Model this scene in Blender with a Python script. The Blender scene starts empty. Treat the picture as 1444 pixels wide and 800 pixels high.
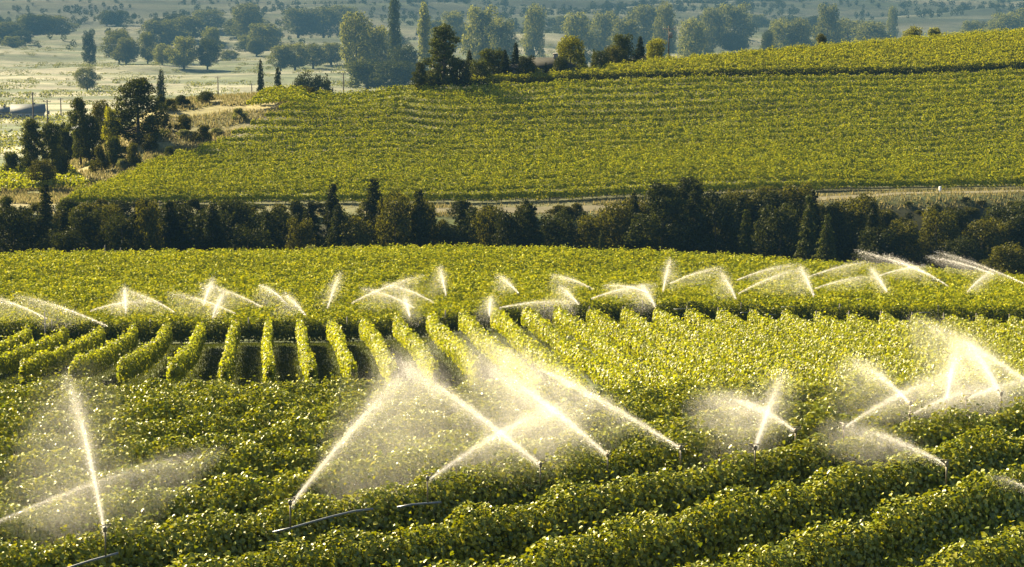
import bpy, math, random
import numpy as np
from mathutils import Vector

rng = np.random.default_rng(11)
random.seed(11)
S = bpy.context.scene
COL = S.collection

# ------------------------------------------------------------------ camera, light, exposure
ZC = 120.0                      # camera height above datum
F = 3200.0                      # focal length in photo pixels (photo 1444 x 800)
PITCH = math.radians(9.0)
CP, SP = math.cos(PITCH), math.sin(PITCH)

cam = bpy.data.cameras.new('camera')
cam_o = bpy.data.objects.new('camera', cam)
COL.objects.link(cam_o)
cam_o.location = (0, 0, ZC)
cam_o.rotation_euler = (math.radians(90) - PITCH, 0, 0)
cam.sensor_width = 36.0
cam.lens = 36.0 * F / 1444.0
cam.clip_start = 0.5
cam.clip_end = 20000
S.camera = cam_o

SUN_DIR = Vector((-0.69, 0.72, 0.0)).normalized()
SUN_EL = math.radians(28)
to_sun = Vector((SUN_DIR.x * math.cos(SUN_EL), SUN_DIR.y * math.cos(SUN_EL), math.sin(SUN_EL)))
W = bpy.data.worlds.new("World")
S.world = W
W.use_nodes = True
wn = W.node_tree
bg = wn.nodes['Background']
sky = wn.nodes.new('ShaderNodeTexSky')
sky.sky_type = 'NISHITA'
sky.sun_disc = False
sky.sun_elevation = SUN_EL
sky.sun_rotation = math.atan2(SUN_DIR.x, SUN_DIR.y) % (2 * math.pi)
sky.air_density = 0.6
sky.ozone_density = 0.3
sky.dust_density = 1.5
wn.links.new(sky.outputs[0], bg.inputs[0])
bg.inputs[1].default_value = 0.05
sl = bpy.data.lights.new('sun', 'SUN')
sl.energy = 5.0
sl.angle = math.radians(0.5)
sl.color = (1.0, 0.83, 0.52)
so = bpy.data.objects.new('sun', sl)
COL.objects.link(so)
so.rotation_euler = to_sun.to_track_quat('Z', 'Y').to_euler()
so.location = (-200, 150, 300)
S.view_settings.view_transform = 'Standard'
S.view_settings.look = 'None'
S.view_settings.gamma = 1.0
S.view_settings.use_curve_mapping = False
S.view_settings.exposure = 2.8
S.cycles.max_bounces = 6
S.cycles.transparent_max_bounces = 96
S.cycles.diffuse_bounces = 1
S.cycles.glossy_bounces = 2
S.cycles.transmission_bounces = 3
S.cycles.volume_bounces = 1
S.cycles.sample_clamp_indirect = 3.0
S.cycles.use_denoising = True
HAZE_DENSITY = 0.00031

# ------------------------------------------------------------------ pixel <-> world
def kv(v):
    t = (400.0 - v) / F
    return (t * CP - SP) / (CP + t * SP)

def at(u, v, Y):
    k = kv(v)
    return np.array([(u - 722.0) / F * Y * (CP - k * SP), Y, k * Y])      # camera-relative

def proj(x, y, z):
    d = y * CP - z * SP
    return 722 + F * x / d, 400 - F * (y * SP + z * CP) / d

def xof(u, Y):
    return (u - 722.0) / F * Y * 1.01

# ------------------------------------------------------------------ terrain
def cz(*pts):
    """control curve: (u, Y, 'v', pixel row, height of what is seen above ground) or (u, Y, 'z', z)"""
    out = []
    for p in pts:
        z = p[3] if p[2] == 'z' else p[1] * kv(p[3]) - (p[4] if len(p) > 4 else 0.0)
        out.append((p[0], p[1], z))
    return np.array(out, float)

H = 1.75
CURVES = [
    cz((0, 10, 'z', -12.5), (1444, 10, 'z', -11.8)),
    cz((0, 36, 'z', -14.8), (1444, 34, 'z', -13.7)),
    cz((0, 45, 'v', 800, H), (722, 45, 'v', 800, H), (1444, 42, 'v', 800, H)),
    cz((0, 53, 'v', 700, H), (722, 51, 'v', 700, H), (1444, 47, 'v', 700, H)),
    cz((0, 62, 'v', 620, H), (722, 61, 'v', 620, H), (1100, 57, 'v', 620, H), (1444, 54, 'v', 620, H)),
    cz((0, 78, 'v', 546, H), (722, 76, 'v', 548, H), (1100, 72, 'v', 548, H), (1444, 66, 'v', 552, H)),
    cz((0, 100, 'z', -23.5), (722, 98, 'z', -23.3), (1444, 95, 'z', -22.6)),
    cz((0, 122, 'v', 557), (722, 122, 'v', 560), (1444, 122, 'v', 560)),
    cz((0, 142, 'v', 519), (375, 142, 'v', 518), (722, 142, 'v', 510), (1100, 142, 'v', 514), (1444, 142, 'v', 518)),
    cz((0, 160, 'v', 491), (375, 160, 'v', 489), (550, 160, 'v', 484), (722, 160, 'v', 470), (900, 160, 'v', 470),
       (1100, 160, 'v', 476), (1444, 160, 'v', 482)),
    cz((0, 166, 'v', 455, H), (375, 166, 'v', 451, H), (550, 166, 'v', 447, H), (722, 166, 'v', 432, H),
       (900, 166, 'v', 427, H), (1100, 166, 'v', 430, H), (1444, 166, 'v', 434, H)),
    cz((0, 205, 'v', 401, H), (722, 205, 'v', 388, H), (1100, 205, 'v', 396, H), (1444, 202, 'v', 406, H)),
    cz((0, 250, 'v', 355, H), (375, 250, 'v', 352, H), (650, 250, 'v', 346, H), (900, 250, 'v', 353, H),
       (1200, 245, 'v', 371, H), (1444, 236, 'v', 388, H)),
    cz((0, 260, 'z', -42.5), (1444, 256, 'z', -42)),
    cz((0, 276, 'z', -43.5), (1444, 276, 'z', -43)),
    cz((0, 294, 'v', 302), (722, 294, 'v', 303), (900, 294, 'v', 300), (1100, 294, 'v', 290), (1300, 294, 'v', 275),
       (1444, 294, 'v', 273)),
    cz((0, 302, 'v', 294), (100, 302, 'v', 292), (722, 302, 'v', 285), (1000, 302, 'v', 275), (1444, 302, 'v', 265)),
    cz((-200, 318, 'v', 285), (0, 322, 'v', 268), (100, 328, 'v', 262), (180, 333, 'v', 246), (230, 340, 'v', 222),
       (300, 345, 'v', 198, H), (470, 345, 'v', 193, H), (722, 345, 'v', 188, H), (1100, 347, 'v', 166, H),
       (1444, 350, 'v', 148, H), (2000, 355, 'v', 120, H)),
    cz((-200, 338, 'v', 265), (0, 345, 'v', 246), (100, 355, 'v', 232), (180, 365, 'v', 186), (230, 378, 'v', 148),
       (300, 384, 'v', 138), (420, 384, 'v', 133), (470, 384, 'v', 126, H), (620, 386, 'v', 110, H),
       (800, 390, 'v', 95, H), (950, 396, 'v', 78, H), (1100, 402, 'v', 65, H), (1200, 408, 'v', 57, H),
       (1444, 420, 'v', 38, H), (2000, 440, 'v', 8, H)),
    None,   # just past the crest, filled below
    None,
    cz((0, 560, 'z', -60)), cz((0, 700, 'z', -66)),
    cz((0, 900, 'v', 165)), cz((0, 1550, 'v', 118)), cz((0, 2300, 'v', 82)), cz((0, 2950, 'v', 55)),
    cz((0, 3650, 'v', 28)), cz((0, 4350, 'v', 3)), cz((0, 5300, 'v', -50)), cz((0, 6500, 'v', -95)),
]
cr = CURVES[18]
CURVES[19] = np.column_stack([cr[:, 0], cr[:, 1] + 22, cr[:, 2] - 4.5])
CURVES[20] = np.column_stack([cr[:, 0], cr[:, 1] + 70, np.minimum(cr[:, 2] - 16, -46)])

def smooth_interp(x, xp, fp):
    x = np.clip(x, xp[0], xp[-1])
    i = np.clip(np.searchsorted(xp, x) - 1, 0, max(len(xp) - 2, 0))
    if len(xp) == 1:
        return np.full_like(x, fp[0])
    d = np.diff(fp) / np.diff(xp)
    m = np.zeros(len(xp))
    m[0], m[-1] = d[0], d[-1]
    for q in range(1, len(xp) - 1):
        m[q] = 0 if d[q - 1] * d[q] <= 0 else 2 * d[q - 1] * d[q] / (d[q - 1] + d[q])
    h = xp[i + 1] - xp[i]
    t = (x - xp[i]) / h
    return ((2 * t**3 - 3 * t**2 + 1) * fp[i] + (t**3 - 2 * t**2 + t) * h * m[i]
            + (-2 * t**3 + 3 * t**2) * fp[i + 1] + (t**3 - t**2) * h * m[i + 1])

UC = np.concatenate([np.linspace(-2600, -250, 22), np.linspace(-200, 1650, 112), np.linspace(1700, 4050, 22)])
YR = np.concatenate([np.arange(10, 40, 3.0), np.arange(40, 440, 1.6), np.geomspace(440, 6500, 180)])
TZ = np.zeros((len(YR), len(UC)))
for j, u in enumerate(UC):
    ys, zs = [], []
    for c in CURVES:
        ys.append(float(smooth_interp(np.array([u * 1.0]), c[:, 0], c[:, 1])[0]))
        zs.append(float(smooth_interp(np.array([u * 1.0]), c[:, 0], c[:, 2])[0]))
    TZ[:, j] = smooth_interp(YR, np.array(ys), np.array(zs))

def VY(Y):
    return np.interp(Y, [0, 900, 1200, 1600, 2000, 2500, 3000, 3800, 5200], [0, 900, 1550, 2300, 2950, 3650, 4350, 5300, 6500])

def fnoise(x, y, s, seed=0):
    r = np.random.default_rng(seed)
    o = 0
    for k in range(6):
        a = r.uniform(0, 2 * math.pi)
        fr = r.uniform(0.6, 1.8) / s
        o = o + np.sin((x * math.cos(a) + y * math.sin(a)) * fr * 2 * math.pi + r.uniform(0, 6.28))
    return o / 6.0

UU, YY = np.meshgrid(UC, YR)
XX = (UU - 722) / F * YY * 1.01
TZ += fnoise(XX, YY, 9.0, 3) * 0.10 * np.clip(YY / 60, 0, 1)
far = np.clip((YY - 700) / 900, 0, 1)
TZ += far * (fnoise(XX, YY * 1.6, 260.0, 5) * 3.5) + np.clip((YY - 1700) / 900, 0, 1) * fnoise(XX * .8, YY * 1.3, 420, 8) * 20

def ground(x, y):
    x = np.asarray(x, float); y = np.asarray(y, float)
    u = 722 + F * x / (y * 1.01)
    i = np.clip(np.searchsorted(YR, y) - 1, 0, len(YR) - 2)
    j = np.clip(np.searchsorted(UC, u) - 1, 0, len(UC) - 2)
    a = np.clip((y - YR[i]) / (YR[i + 1] - YR[i]), 0, 1)
    b = np.clip((u - UC[j]) / (UC[j + 1] - UC[j]), 0, 1)
    return ((TZ[i, j] * (1 - b) + TZ[i, j + 1] * b) * (1 - a) + (TZ[i + 1, j] * (1 - b) + TZ[i + 1, j + 1] * b) * a)

# ------------------------------------------------------------------ materials
def new_mat(name):
    m = bpy.data.materials.new(name)
    m.use_nodes = True
    nt = m.node_tree
    nt.nodes.clear()
    return m, nt, nt.nodes.new('ShaderNodeOutputMaterial')

def leaf_mat(name, stops, trans=0.35, gloss=0.07, rough=0.42, objvar=0.25):
    m, nt, out = new_mat(name)
    geo = nt.nodes.new('ShaderNodeNewGeometry')
    ramp = nt.nodes.new('ShaderNodeValToRGB')
    cr_ = ramp.color_ramp
    while len(cr_.elements) < len(stops):
        cr_.elements.new(0.5)
    for e, (p, c) in zip(cr_.elements, stops):
        e.position = p; e.color = (*c, 1)
    oi = nt.nodes.new('ShaderNodeObjectInfo')
    hsv = nt.nodes.new('ShaderNodeHueSaturation')
    mr = nt.nodes.new('ShaderNodeMapRange')
    mr.inputs['To Min'].default_value = 1 - objvar; mr.inputs['To Max'].default_value = 1 + objvar
    nt.links.new(geo.outputs['Random Per Island'], ramp.inputs[0])
    nt.links.new(oi.outputs['Random'], mr.inputs['Value'])
    nt.links.new(mr.outputs[0], hsv.inputs['Value'])
    nt.links.new(ramp.outputs[0], hsv.inputs['Color'])
    d = nt.nodes.new('ShaderNodeBsdfDiffuse')
    t = nt.nodes.new('ShaderNodeBsdfTranslucent')
    g = nt.nodes.new('ShaderNodeBsdfGlossy')
    g.inputs['Roughness'].default_value = rough
    tc = nt.nodes.new('ShaderNodeMix'); tc.data_type = 'RGBA'; tc.blend_type = 'MULTIPLY'
    tc.inputs[0].default_value = 1.0
    tc.inputs[7].default_value = (1.55, 1.45, 0.35, 1)
    nt.links.new(hsv.outputs[0], d.inputs[0])
    nt.links.new(hsv.outputs[0], tc.inputs[6])
    nt.links.new(tc.outputs[2], t.inputs[0])
    m1 = nt.nodes.new('ShaderNodeMixShader'); m1.inputs[0].default_value = trans
    m2 = nt.nodes.new('ShaderNodeMixShader')
    m2.inputs[0].default_value = gloss
    nt.links.new(d.outputs[0], m1.inputs[1]); nt.links.new(t.outputs[0], m1.inputs[2])
    nt.links.new(m1.outputs[0], m2.inputs[1]); nt.links.new(g.outputs[0], m2.inputs[2])
    nt.links.new(m2.outputs[0], out.inputs[0])
    return m

def plain_mat(name, col, rough=0.8, noise=0.25, scale=3.0, metal=0.0):
    m, nt, out = new_mat(name)
    b = nt.nodes.new('ShaderNodeBsdfPrincipled')
    b.inputs['Roughness'].default_value = rough
    b.inputs['Metallic'].default_value = metal
    b.inputs['Specular IOR Level'].default_value = .5 if metal or rough < .3 else .12
    tex = nt.nodes.new('ShaderNodeTexNoise'); tex.inputs['Scale'].default_value = scale
    tex.inputs['Detail'].default_value = 6
    co = nt.nodes.new('ShaderNodeTexCoord')
    nt.links.new(co.outputs['Object'], tex.inputs['Vector'])
    ramp = nt.nodes.new('ShaderNodeValToRGB')
    ramp.color_ramp.elements[0].color = (*[c * (1 - noise) for c in col], 1)
    ramp.color_ramp.elements[1].color = (*[min(1, c * (1 + noise)) for c in col], 1)
    ramp.color_ramp.elements[0].position = .3; ramp.color_ramp.elements[1].position = .7
    nt.links.new(tex.outputs[0], ramp.inputs[0]); nt.links.new(ramp.outputs[0], b.inputs['Base Color'])
    nt.links.new(b.outputs[0], out.inputs[0])
    return m

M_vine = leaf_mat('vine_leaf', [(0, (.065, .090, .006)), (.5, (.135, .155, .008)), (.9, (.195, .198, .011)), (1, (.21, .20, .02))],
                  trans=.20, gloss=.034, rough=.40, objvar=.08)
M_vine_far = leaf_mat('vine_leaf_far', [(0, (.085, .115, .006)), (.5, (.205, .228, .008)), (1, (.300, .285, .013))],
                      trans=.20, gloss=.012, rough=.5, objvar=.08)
M_vine_shade_line = leaf_mat('vine_leaf_shade_line', [(0, (.014, .020, .004)), (1, (.034, .040, .006))], trans=.1, gloss=.004, rough=.5, objvar=.05)  # dark leaf colour paints the shaded line along the terrace gap
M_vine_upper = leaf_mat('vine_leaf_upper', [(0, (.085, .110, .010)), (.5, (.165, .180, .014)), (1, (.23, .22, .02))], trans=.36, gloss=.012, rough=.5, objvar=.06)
M_vine_hedge_shade = leaf_mat('vine_leaf_hedge_shade', [(0, (.030, .042, .005)), (1, (.085, .095, .008))], trans=.18, gloss=.01, rough=.5, objvar=.08)  # darker leaf colour stands in for shade on the hedge's near side
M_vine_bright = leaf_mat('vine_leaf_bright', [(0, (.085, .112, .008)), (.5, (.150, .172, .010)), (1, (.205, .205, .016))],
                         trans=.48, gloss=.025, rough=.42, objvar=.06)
M_dark = leaf_mat('conifer_needles', [(0, (.009, .013, .004)), (1, (.029, .033, .009))], trans=.25, gloss=.004)
M_green = leaf_mat('tree_leaf', [(0, (.018, .026, .007)), (1, (.050, .056, .012))], trans=.28, gloss=.004)
M_olive = leaf_mat('olive_leaf', [(0, (.018, .022, .005)), (1, (.064, .062, .011))], trans=.32, gloss=.004)
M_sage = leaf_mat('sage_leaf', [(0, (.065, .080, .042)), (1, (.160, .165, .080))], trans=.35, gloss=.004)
M_yellow = leaf_mat('yellow_leaf', [(0, (.075, .088, .010)), (1, (.15, .15, .018))], trans=.4, gloss=.004)
M_bark = plain_mat('bark', (.085, .065, .045), .9, .4, 6)
M_wood = plain_mat('weathered_wood', (.17, .15, .12), .85, .3, 5)
M_pipe = plain_mat('aluminium_pipe', (.075, .09, .10), .45, .2, 3, .2)
M_brass = plain_mat('dark_brass', (.10, .085, .055), .5, .3, 20, .5)
M_white = plain_mat('white_paint', (.78, .77, .72), .6, .08, 2)
M_roof = plain_mat('grey_roof', (.016, .016, .010), .8, .25, 1.2)
M_roof_blue = plain_mat('slate_roof', (.075, .085, .085), .7, .2, 1.2)
M_wall = plain_mat('house_wall', (.24, .22, .18), .8, .1, 1.0)
M_glass = plain_mat('window_glass', (.03, .035, .04), .15, .1, 1.0)
M_road = plain_mat('dusty_road', (.075, .068, .038), .95, .2, .4)
M_asphalt = plain_mat('asphalt', (.11, .12, .13), .8, .2, .4)

def dry_grass_mat():
    m, nt, out = new_mat('dry_grass')
    geo = nt.nodes.new('ShaderNodeNewGeometry')
    ramp = nt.nodes.new('ShaderNodeValToRGB')
    ramp.color_ramp.elements[0].color = (.07, .075, .022, 1); ramp.color_ramp.elements[1].color = (.22, .18, .075, 1)
    nt.links.new(geo.outputs['Random Per Island'], ramp.inputs[0])
    d = nt.nodes.new('ShaderNodeBsdfDiffuse'); t = nt.nodes.new('ShaderNodeBsdfTranslucent')
    mx = nt.nodes.new('ShaderNodeMixShader'); mx.inputs[0].default_value = .4
    nt.links.new(ramp.outputs[0], d.inputs[0]); nt.links.new(ramp.outputs[0], t.inputs[0])
    nt.links.new(d.outputs[0], mx.inputs[1]); nt.links.new(t.outputs[0], mx.inputs[2]); nt.links.new(mx.outputs[0], out.inputs[0])
    return m
M_dry = dry_grass_mat()
M_grass = leaf_mat('green_grass', [(0, (.022, .034, .008)), (1, (.060, .068, .016))], trans=.25, gloss=.01)

def water_mat():
    m, nt, out = new_mat('water_drops')
    d = nt.nodes.new('ShaderNodeBsdfDiffuse'); t = nt.nodes.new('ShaderNodeBsdfTranslucent')
    d.inputs[0].default_value = (.86, .84, .80, 1); t.inputs[0].default_value = (.88, .86, .82, 1)
    g = nt.nodes.new('ShaderNodeBsdfGlossy'); g.inputs['Roughness'].default_value = .2
    mx = nt.nodes.new('ShaderNodeMixShader'); mx.inputs[0].default_value = .6
    m2 = nt.nodes.new('ShaderNodeMixShader'); m2.inputs[0].default_value = .08
    nt.links.new(d.outputs[0], mx.inputs[1]); nt.links.new(t.outputs[0], mx.inputs[2])
    nt.links.new(mx.outputs[0], m2.inputs[1]); nt.links.new(g.outputs[0], m2.inputs[2])
    nt.links.new(m2.outputs[0], out.inputs[0])
    return m
M_water = water_mat()
def spray_mat(name, dens):
    m, nt, out = new_mat(name)
    pv = nt.nodes.new('ShaderNodeVolumePrincipled')
    pv.inputs['Color'].default_value = (.96, .93, .86, 1)
    pv.inputs['Density'].default_value = dens
    pv.inputs['Anisotropy'].default_value = .3
    nt.links.new(pv.outputs[0], out.inputs['Volume'])
    return m
M_core = spray_mat('spray_core', .7)
M_plume = spray_mat('spray_plume', .10)
M_halo = spray_mat('spray_halo', .022)
M_veil = spray_mat('spray_veil', .0105)

# ------------------------------------------------------------------ mesh helpers
def make_mesh(name, V, tris=None, quads=None):
    me = bpy.data.meshes.new(name)
    V = np.asarray(V, np.float32).reshape(-1, 3)
    loops, starts, n0 = [], [], 0
    if quads is not None and len(quads):
        q = np.asarray(quads, np.int32).reshape(-1, 4)
        loops.append(q.ravel()); starts.append(np.arange(len(q)) * 4); n0 = q.size
    if tris is not None and len(tris):
        t = np.asarray(tris, np.int32).reshape(-1, 3)
        loops.append(t.ravel()); starts.append(n0 + np.arange(len(t)) * 3)
    loops = np.concatenate(loops).astype(np.int32); starts = np.concatenate(starts).astype(np.int32)
    me.vertices.add(len(V)); me.vertices.foreach_set('co', V.ravel())
    me.loops.add(len(loops)); me.loops.foreach_set('vertex_index', loops)
    me.polygons.add(len(starts)); me.polygons.foreach_set('loop_start', starts)
    me.update(calc_edges=True)
    return me

def link(name, me, mat=None, parent=None, loc=None):
    o = bpy.data.objects.new(name, me)
    COL.objects.link(o)
    if mat is not None:
        if me.materials: me.materials[0] = mat
        else: me.materials.append(mat)
    if parent is not None: o.parent = parent
    if loc is not None: o.location = loc
    return o

def tag(o, label=None, cat=None, group=None, kind=None):
    if label: o['label'] = label
    if cat: o['category'] = cat
    if group: o['group'] = group
    if kind: o['kind'] = kind
    return o

def empty(name, loc):
    o = bpy.data.objects.new(name, None)
    o.empty_display_size = .5
    COL.objects.link(o); o.location = loc
    return o

def norm(a):
    return a / np.maximum(np.linalg.norm(a, axis=-1, keepdims=True), 1e-9)

def leaf_geo(P, N, L, Wd, fold=.18, six=False, T=None):
    """one folded leaf per point: 4 (or 6) corners, two faces sharing the midrib"""
    n = len(P)
    N = norm(N)
    if T is None: T = rng.normal(size=(n, 3))
    T = norm(T - N * np.sum(T * N, 1, keepdims=True))
    B = np.cross(N, T)
    L = np.broadcast_to(np.asarray(L, float), (n,))[:, None]; Wd = np.broadcast_to(np.asarray(Wd, float), (n,))[:, None]
    base = P - T * L * .5; tip = P + T * L * .5 - N * L * .10
    up = N * Wd * fold
    if six:
        r1 = P - T * L * .28 + B * Wd * .52 + up; r2 = P + T * L * .20 + B * Wd * .40 + up * .8
        l1 = P - T * L * .28 - B * Wd * .52 + up; l2 = P + T * L * .20 - B * Wd * .40 + up * .8
        V = np.stack([base, r1, r2, tip, l2, l1], 1).reshape(-1, 3)
        i = np.arange(n)[:, None] * 6
        Q = np.concatenate([i + np.array([[0, 1, 2, 3]]), i + np.array([[0, 3, 4, 5]])], 1).reshape(-1, 4)
        return V, None, Q
    r = P + B * Wd * .5 + up; l = P - B * Wd * .5 + up
    V = np.stack([base, r, tip, l], 1).reshape(-1, 3)
    i = np.arange(n)[:, None] * 4
    Tn = np.concatenate([i + np.array([[0, 1, 2]]), i + np.array([[0, 2, 3]])], 1).reshape(-1, 3)
    return V, Tn, None

def tube(pts, rad, sides=7, caps=True):
    pts = np.asarray(pts, float); n = len(pts)
    rad = np.broadcast_to(np.asarray(rad, float), (n,))
    d = np.gradient(pts, axis=0); d = norm(d)
    ref = np.array([1.0, 0, 0]) if abs(d[0][0]) < .8 else np.array([0, 1.0, 0])
    V, Q, T = [], [], []
    for i in range(n):
        a = norm(np.cross(d[i], ref)); b = np.cross(d[i], a)
        for k in range(sides):
            t = 2 * math.pi * k / sides
            V.append(pts[i] + (a * math.cos(t) + b * math.sin(t)) * rad[i])
    for i in range(n - 1):
        for k in range(sides):
            k2 = (k + 1) % sides
            Q.append([i * sides + k, i * sides + k2, (i + 1) * sides + k2, (i + 1) * sides + k])
    if caps:
        V.append(pts[0]); V.append(pts[-1])
        for k in range(sides):
            k2 = (k + 1) % sides
            T.append([len(V) - 2, k2, k]); T.append([len(V) - 1, (n - 1) * sides + k, (n - 1) * sides + k2])
    return np.array(V), np.array(T, int).reshape(-1, 3), np.array(Q, int)

class Geo:
    def __init__(s): s.V, s.T, s.Q, s.n = [], [], [], 0
    def add(s, V, T=None, Q=None):
        V = np.asarray(V, float).reshape(-1, 3)
        s.V.append(V)
        if T is not None and len(T): s.T.append(np.asarray(T) + s.n)
        if Q is not None and len(Q): s.Q.append(np.asarray(Q) + s.n)
        s.n += len(V); return s
    def box(s, c, d):
        c = np.array(c, float); d = np.array(d, float) / 2
        V = [c + d * np.array([i, j, k]) for k in (-1, 1) for j in (-1, 1) for i in (-1, 1)]
        return s.add(V, None, np.array([[0, 2, 3, 1], [4, 5, 7, 6], [0, 1, 5, 4], [2, 6, 7, 3], [0, 4, 6, 2], [1, 3, 7, 5]]))
    def mesh(s, name):
        return make_mesh(name, np.concatenate(s.V), np.concatenate(s.T) if s.T else None, np.concatenate(s.Q) if s.Q else None)

ORD = ['first', 'second', 'third', 'fourth', 'fifth', 'sixth', 'seventh', 'eighth', 'ninth', 'tenth', 'eleventh', 'twelfth',
       'thirteenth', 'fourteenth', 'fifteenth', 'sixteenth', 'seventeenth', 'eighteenth', 'nineteenth']
TENS = {2: 'twenti', 3: 'thirti', 4: 'forti', 5: 'fifti', 6: 'sixti'}
def ordinal(n):
    if n <= 19: return ORD[n - 1]
    t, r = divmod(n, 10)
    return TENS[t] + 'eth' if r == 0 else TENS[t][:-1] + 'y ' + ORD[r - 1]

# ------------------------------------------------------------------ ground sheet
gv = np.stack([XX, YY, TZ + ZC], -1).reshape(-1, 3)
nc = len(UC)
ii, jj = np.meshgrid(np.arange(len(YR) - 1), np.arange(nc - 1), indexing='ij')
b0 = (ii * nc + jj).ravel()
gq = np.stack([b0, b0 + 1, b0 + nc + 1, b0 + nc], 1)
gme = make_mesh('ground', gv, None, gq)
gx, gy, gu = XX.ravel(), YY.ravel(), UU.ravel()
def lerp_c(a, b, t): return a * (1 - t[:, None]) + b * t[:, None]
green = np.array([.036, .048, .014]); soil = np.array([.050, .042, .024]); dry = np.array([.16, .14, .06]); gold = np.array([.185, .178, .118])
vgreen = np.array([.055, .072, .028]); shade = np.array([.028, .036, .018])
colr = np.tile(green, (len(gx), 1))
colr = lerp_c(colr, soil, np.clip(fnoise(gx, gy, 5, 21) * .6, 0, .5))
colr = lerp_c(colr, np.array([.040, .042, .016]), np.clip((gy - 300) / 4, 0, 1) * (gy < 450))  # hillside ground kept dark so the gaps between rows read as shade
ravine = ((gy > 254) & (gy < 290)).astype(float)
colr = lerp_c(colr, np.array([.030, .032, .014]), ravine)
# the bench below the hillside vines and the knoll are dry grass
bench = np.clip(1 - np.abs(gy - 296.5) / 4, 0, 1) * .7
colr = lerp_c(colr, np.array([.05, .05, .02]), np.clip(1 - np.abs(gy - 299) / 6, 0, 1))
gwin = np.where((np.abs(gu - 592) < 50) | (np.abs(gu - 870) < 34) | (gu > 1150), .22, .12)
colr = lerp_c(colr, dry, bench * gwin)
ub = np.interp(gy, [300, 330, 345, 365, 380], [85, 190, 285, 380, 450])
knoll = np.clip((ub - gu) / 20, 0, 1) * ((gy > 303) & (gy < 470))
colr = lerp_c(colr, lerp_c(np.tile(dry, (len(gx), 1)), np.tile(green * 1.4, (len(gx), 1)), np.clip(fnoise(gx, gy, 22, 31) + .1, 0, 1)), knoll)
val = np.clip((gy - 430) / 60, 0, 1)
nz = np.clip(.55 + fnoise(gx * .22, gy, 100, 41) * 1.9, 0, 1)
vc = lerp_c(np.tile(gold, (len(gx), 1)), np.tile(vgreen, (len(gx), 1)), nz)
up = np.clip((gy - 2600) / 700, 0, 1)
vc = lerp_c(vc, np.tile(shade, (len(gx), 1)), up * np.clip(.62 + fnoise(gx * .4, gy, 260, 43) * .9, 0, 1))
colr = lerp_c(colr, vc, val)
ca = gme.color_attributes.new('soil', 'FLOAT_COLOR', 'POINT')
ca.data.foreach_set('color', np.column_stack([colr, np.ones(len(colr))]).astype(np.float32).ravel())
def ground_mat():
    m, nt, out = new_mat('ground')
    b = nt.nodes.new('ShaderNodeBsdfPrincipled'); b.inputs['Roughness'].default_value = .95
    b.inputs['Specular IOR Level'].default_value = .1
    at_ = nt.nodes.new('ShaderNodeVertexColor'); at_.layer_name = 'soil'
    co = nt.nodes.new('ShaderNodeTexCoord')
    mp = nt.nodes.new('ShaderNodeMapping')
    mp.inputs['Scale'].default_value = (.5, 1.0, 1.0)
    nt.links.new(co.outputs['Object'], mp.inputs[0])
    facs = []
    for sc_, lo, hi in ((1.6, .55, 1.45), (.12, .65, 1.4), (.025, .7, 1.35)):
        tx = nt.nodes.new('ShaderNodeTexNoise'); tx.inputs['Scale'].default_value = sc_; tx.inputs['Detail'].default_value = 5
        nt.links.new(mp.outputs[0], tx.inputs['Vector'])
        mr = nt.nodes.new('ShaderNodeMapRange'); mr.inputs['From Min'].default_value = .3; mr.inputs['From Max'].default_value = .7
        mr.inputs['To Min'].default_value = lo; mr.inputs['To Max'].default_value = hi
        nt.links.new(tx.outputs[0], mr.inputs['Value']); facs.append(mr.outputs[0])
    prev = at_.outputs[0]
    for f_ in facs:
        mx = nt.nodes.new('ShaderNodeVectorMath'); mx.operation = 'SCALE'
        nt.links.new(prev, mx.inputs[0]); nt.links.new(f_, mx.inputs['Scale']); prev = mx.outputs[0]
    nt.links.new(prev, b.inputs['Base Color']); nt.links.new(b.outputs[0], out.inputs[0])
    return m
g_o = link('ground', gme, ground_mat())
tag(g_o, kind='structure')
gme.polygons.foreach_set('use_smooth', np.ones(len(gme.polygons), bool))

def strip(name, pts, width, mat, lift=.05):
    """a road draped on the ground, pts in (x, y)"""
    pts = np.asarray(pts, float)
    t = np.linspace(0, 1, 120); s = np.linspace(0, 1, len(pts))
    px, py = smooth_interp(t, s, pts[:, 0]), smooth_interp(t, s, pts[:, 1])
    d = norm(np.stack([np.gradient(px), np.gradient(py)], 1)); nn = np.stack([-d[:, 1], d[:, 0]], 1)
    V = []
    for k in np.linspace(-.5, .5, 5):
        x, y = px + nn[:, 0] * width * k, py + nn[:, 1] * width * k
        V.append(np.stack([x, y, ground(x, y) + ZC + lift], 1))
    V = np.stack(V, 1).reshape(-1, 3)
    Q = [[i * 5 + k, i * 5 + k + 1, i * 5 + k + 6, i * 5 + k + 5] for i in range(119) for k in range(4)]
    return tag(link(name, make_mesh(name, V, None, Q), mat), kind='structure')
strip('dirt_track', [(xof(u, 296.5), 296.5) for u in (505, 722, 1100, 1350, 1600)], 3.2, M_road, .06)
strip('dirt_path', [(xof(335, 352), 352), (xof(372, 364), 364), (xof(400, 372), 372), (xof(425, 379), 379)], 2.4, M_road, .05)
strip('valley_road', [(xof(-260, 760), 760), (xof(-60, 700), 700), (xof(30, 712), 712), (xof(110, 790), 790), (xof(160, 930), 930)], 7, M_asphalt, .12)

# ------------------------------------------------------------------ vine rows
def vine_noise(s, seed, sc=.65):
    r = np.random.default_rng(seed)
    s = s * .65 / sc
    k = np.arange(0, int(s.max() / .65) + 3)
    vals = r.uniform(-1, 1, len(k))
    fine = r.uniform(-1, 1, len(k) * 3 + 4)
    return .7 * np.interp(s / .65, k, vals) + .3 * np.interp(s / .22, np.arange(len(fine)), fine)

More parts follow.
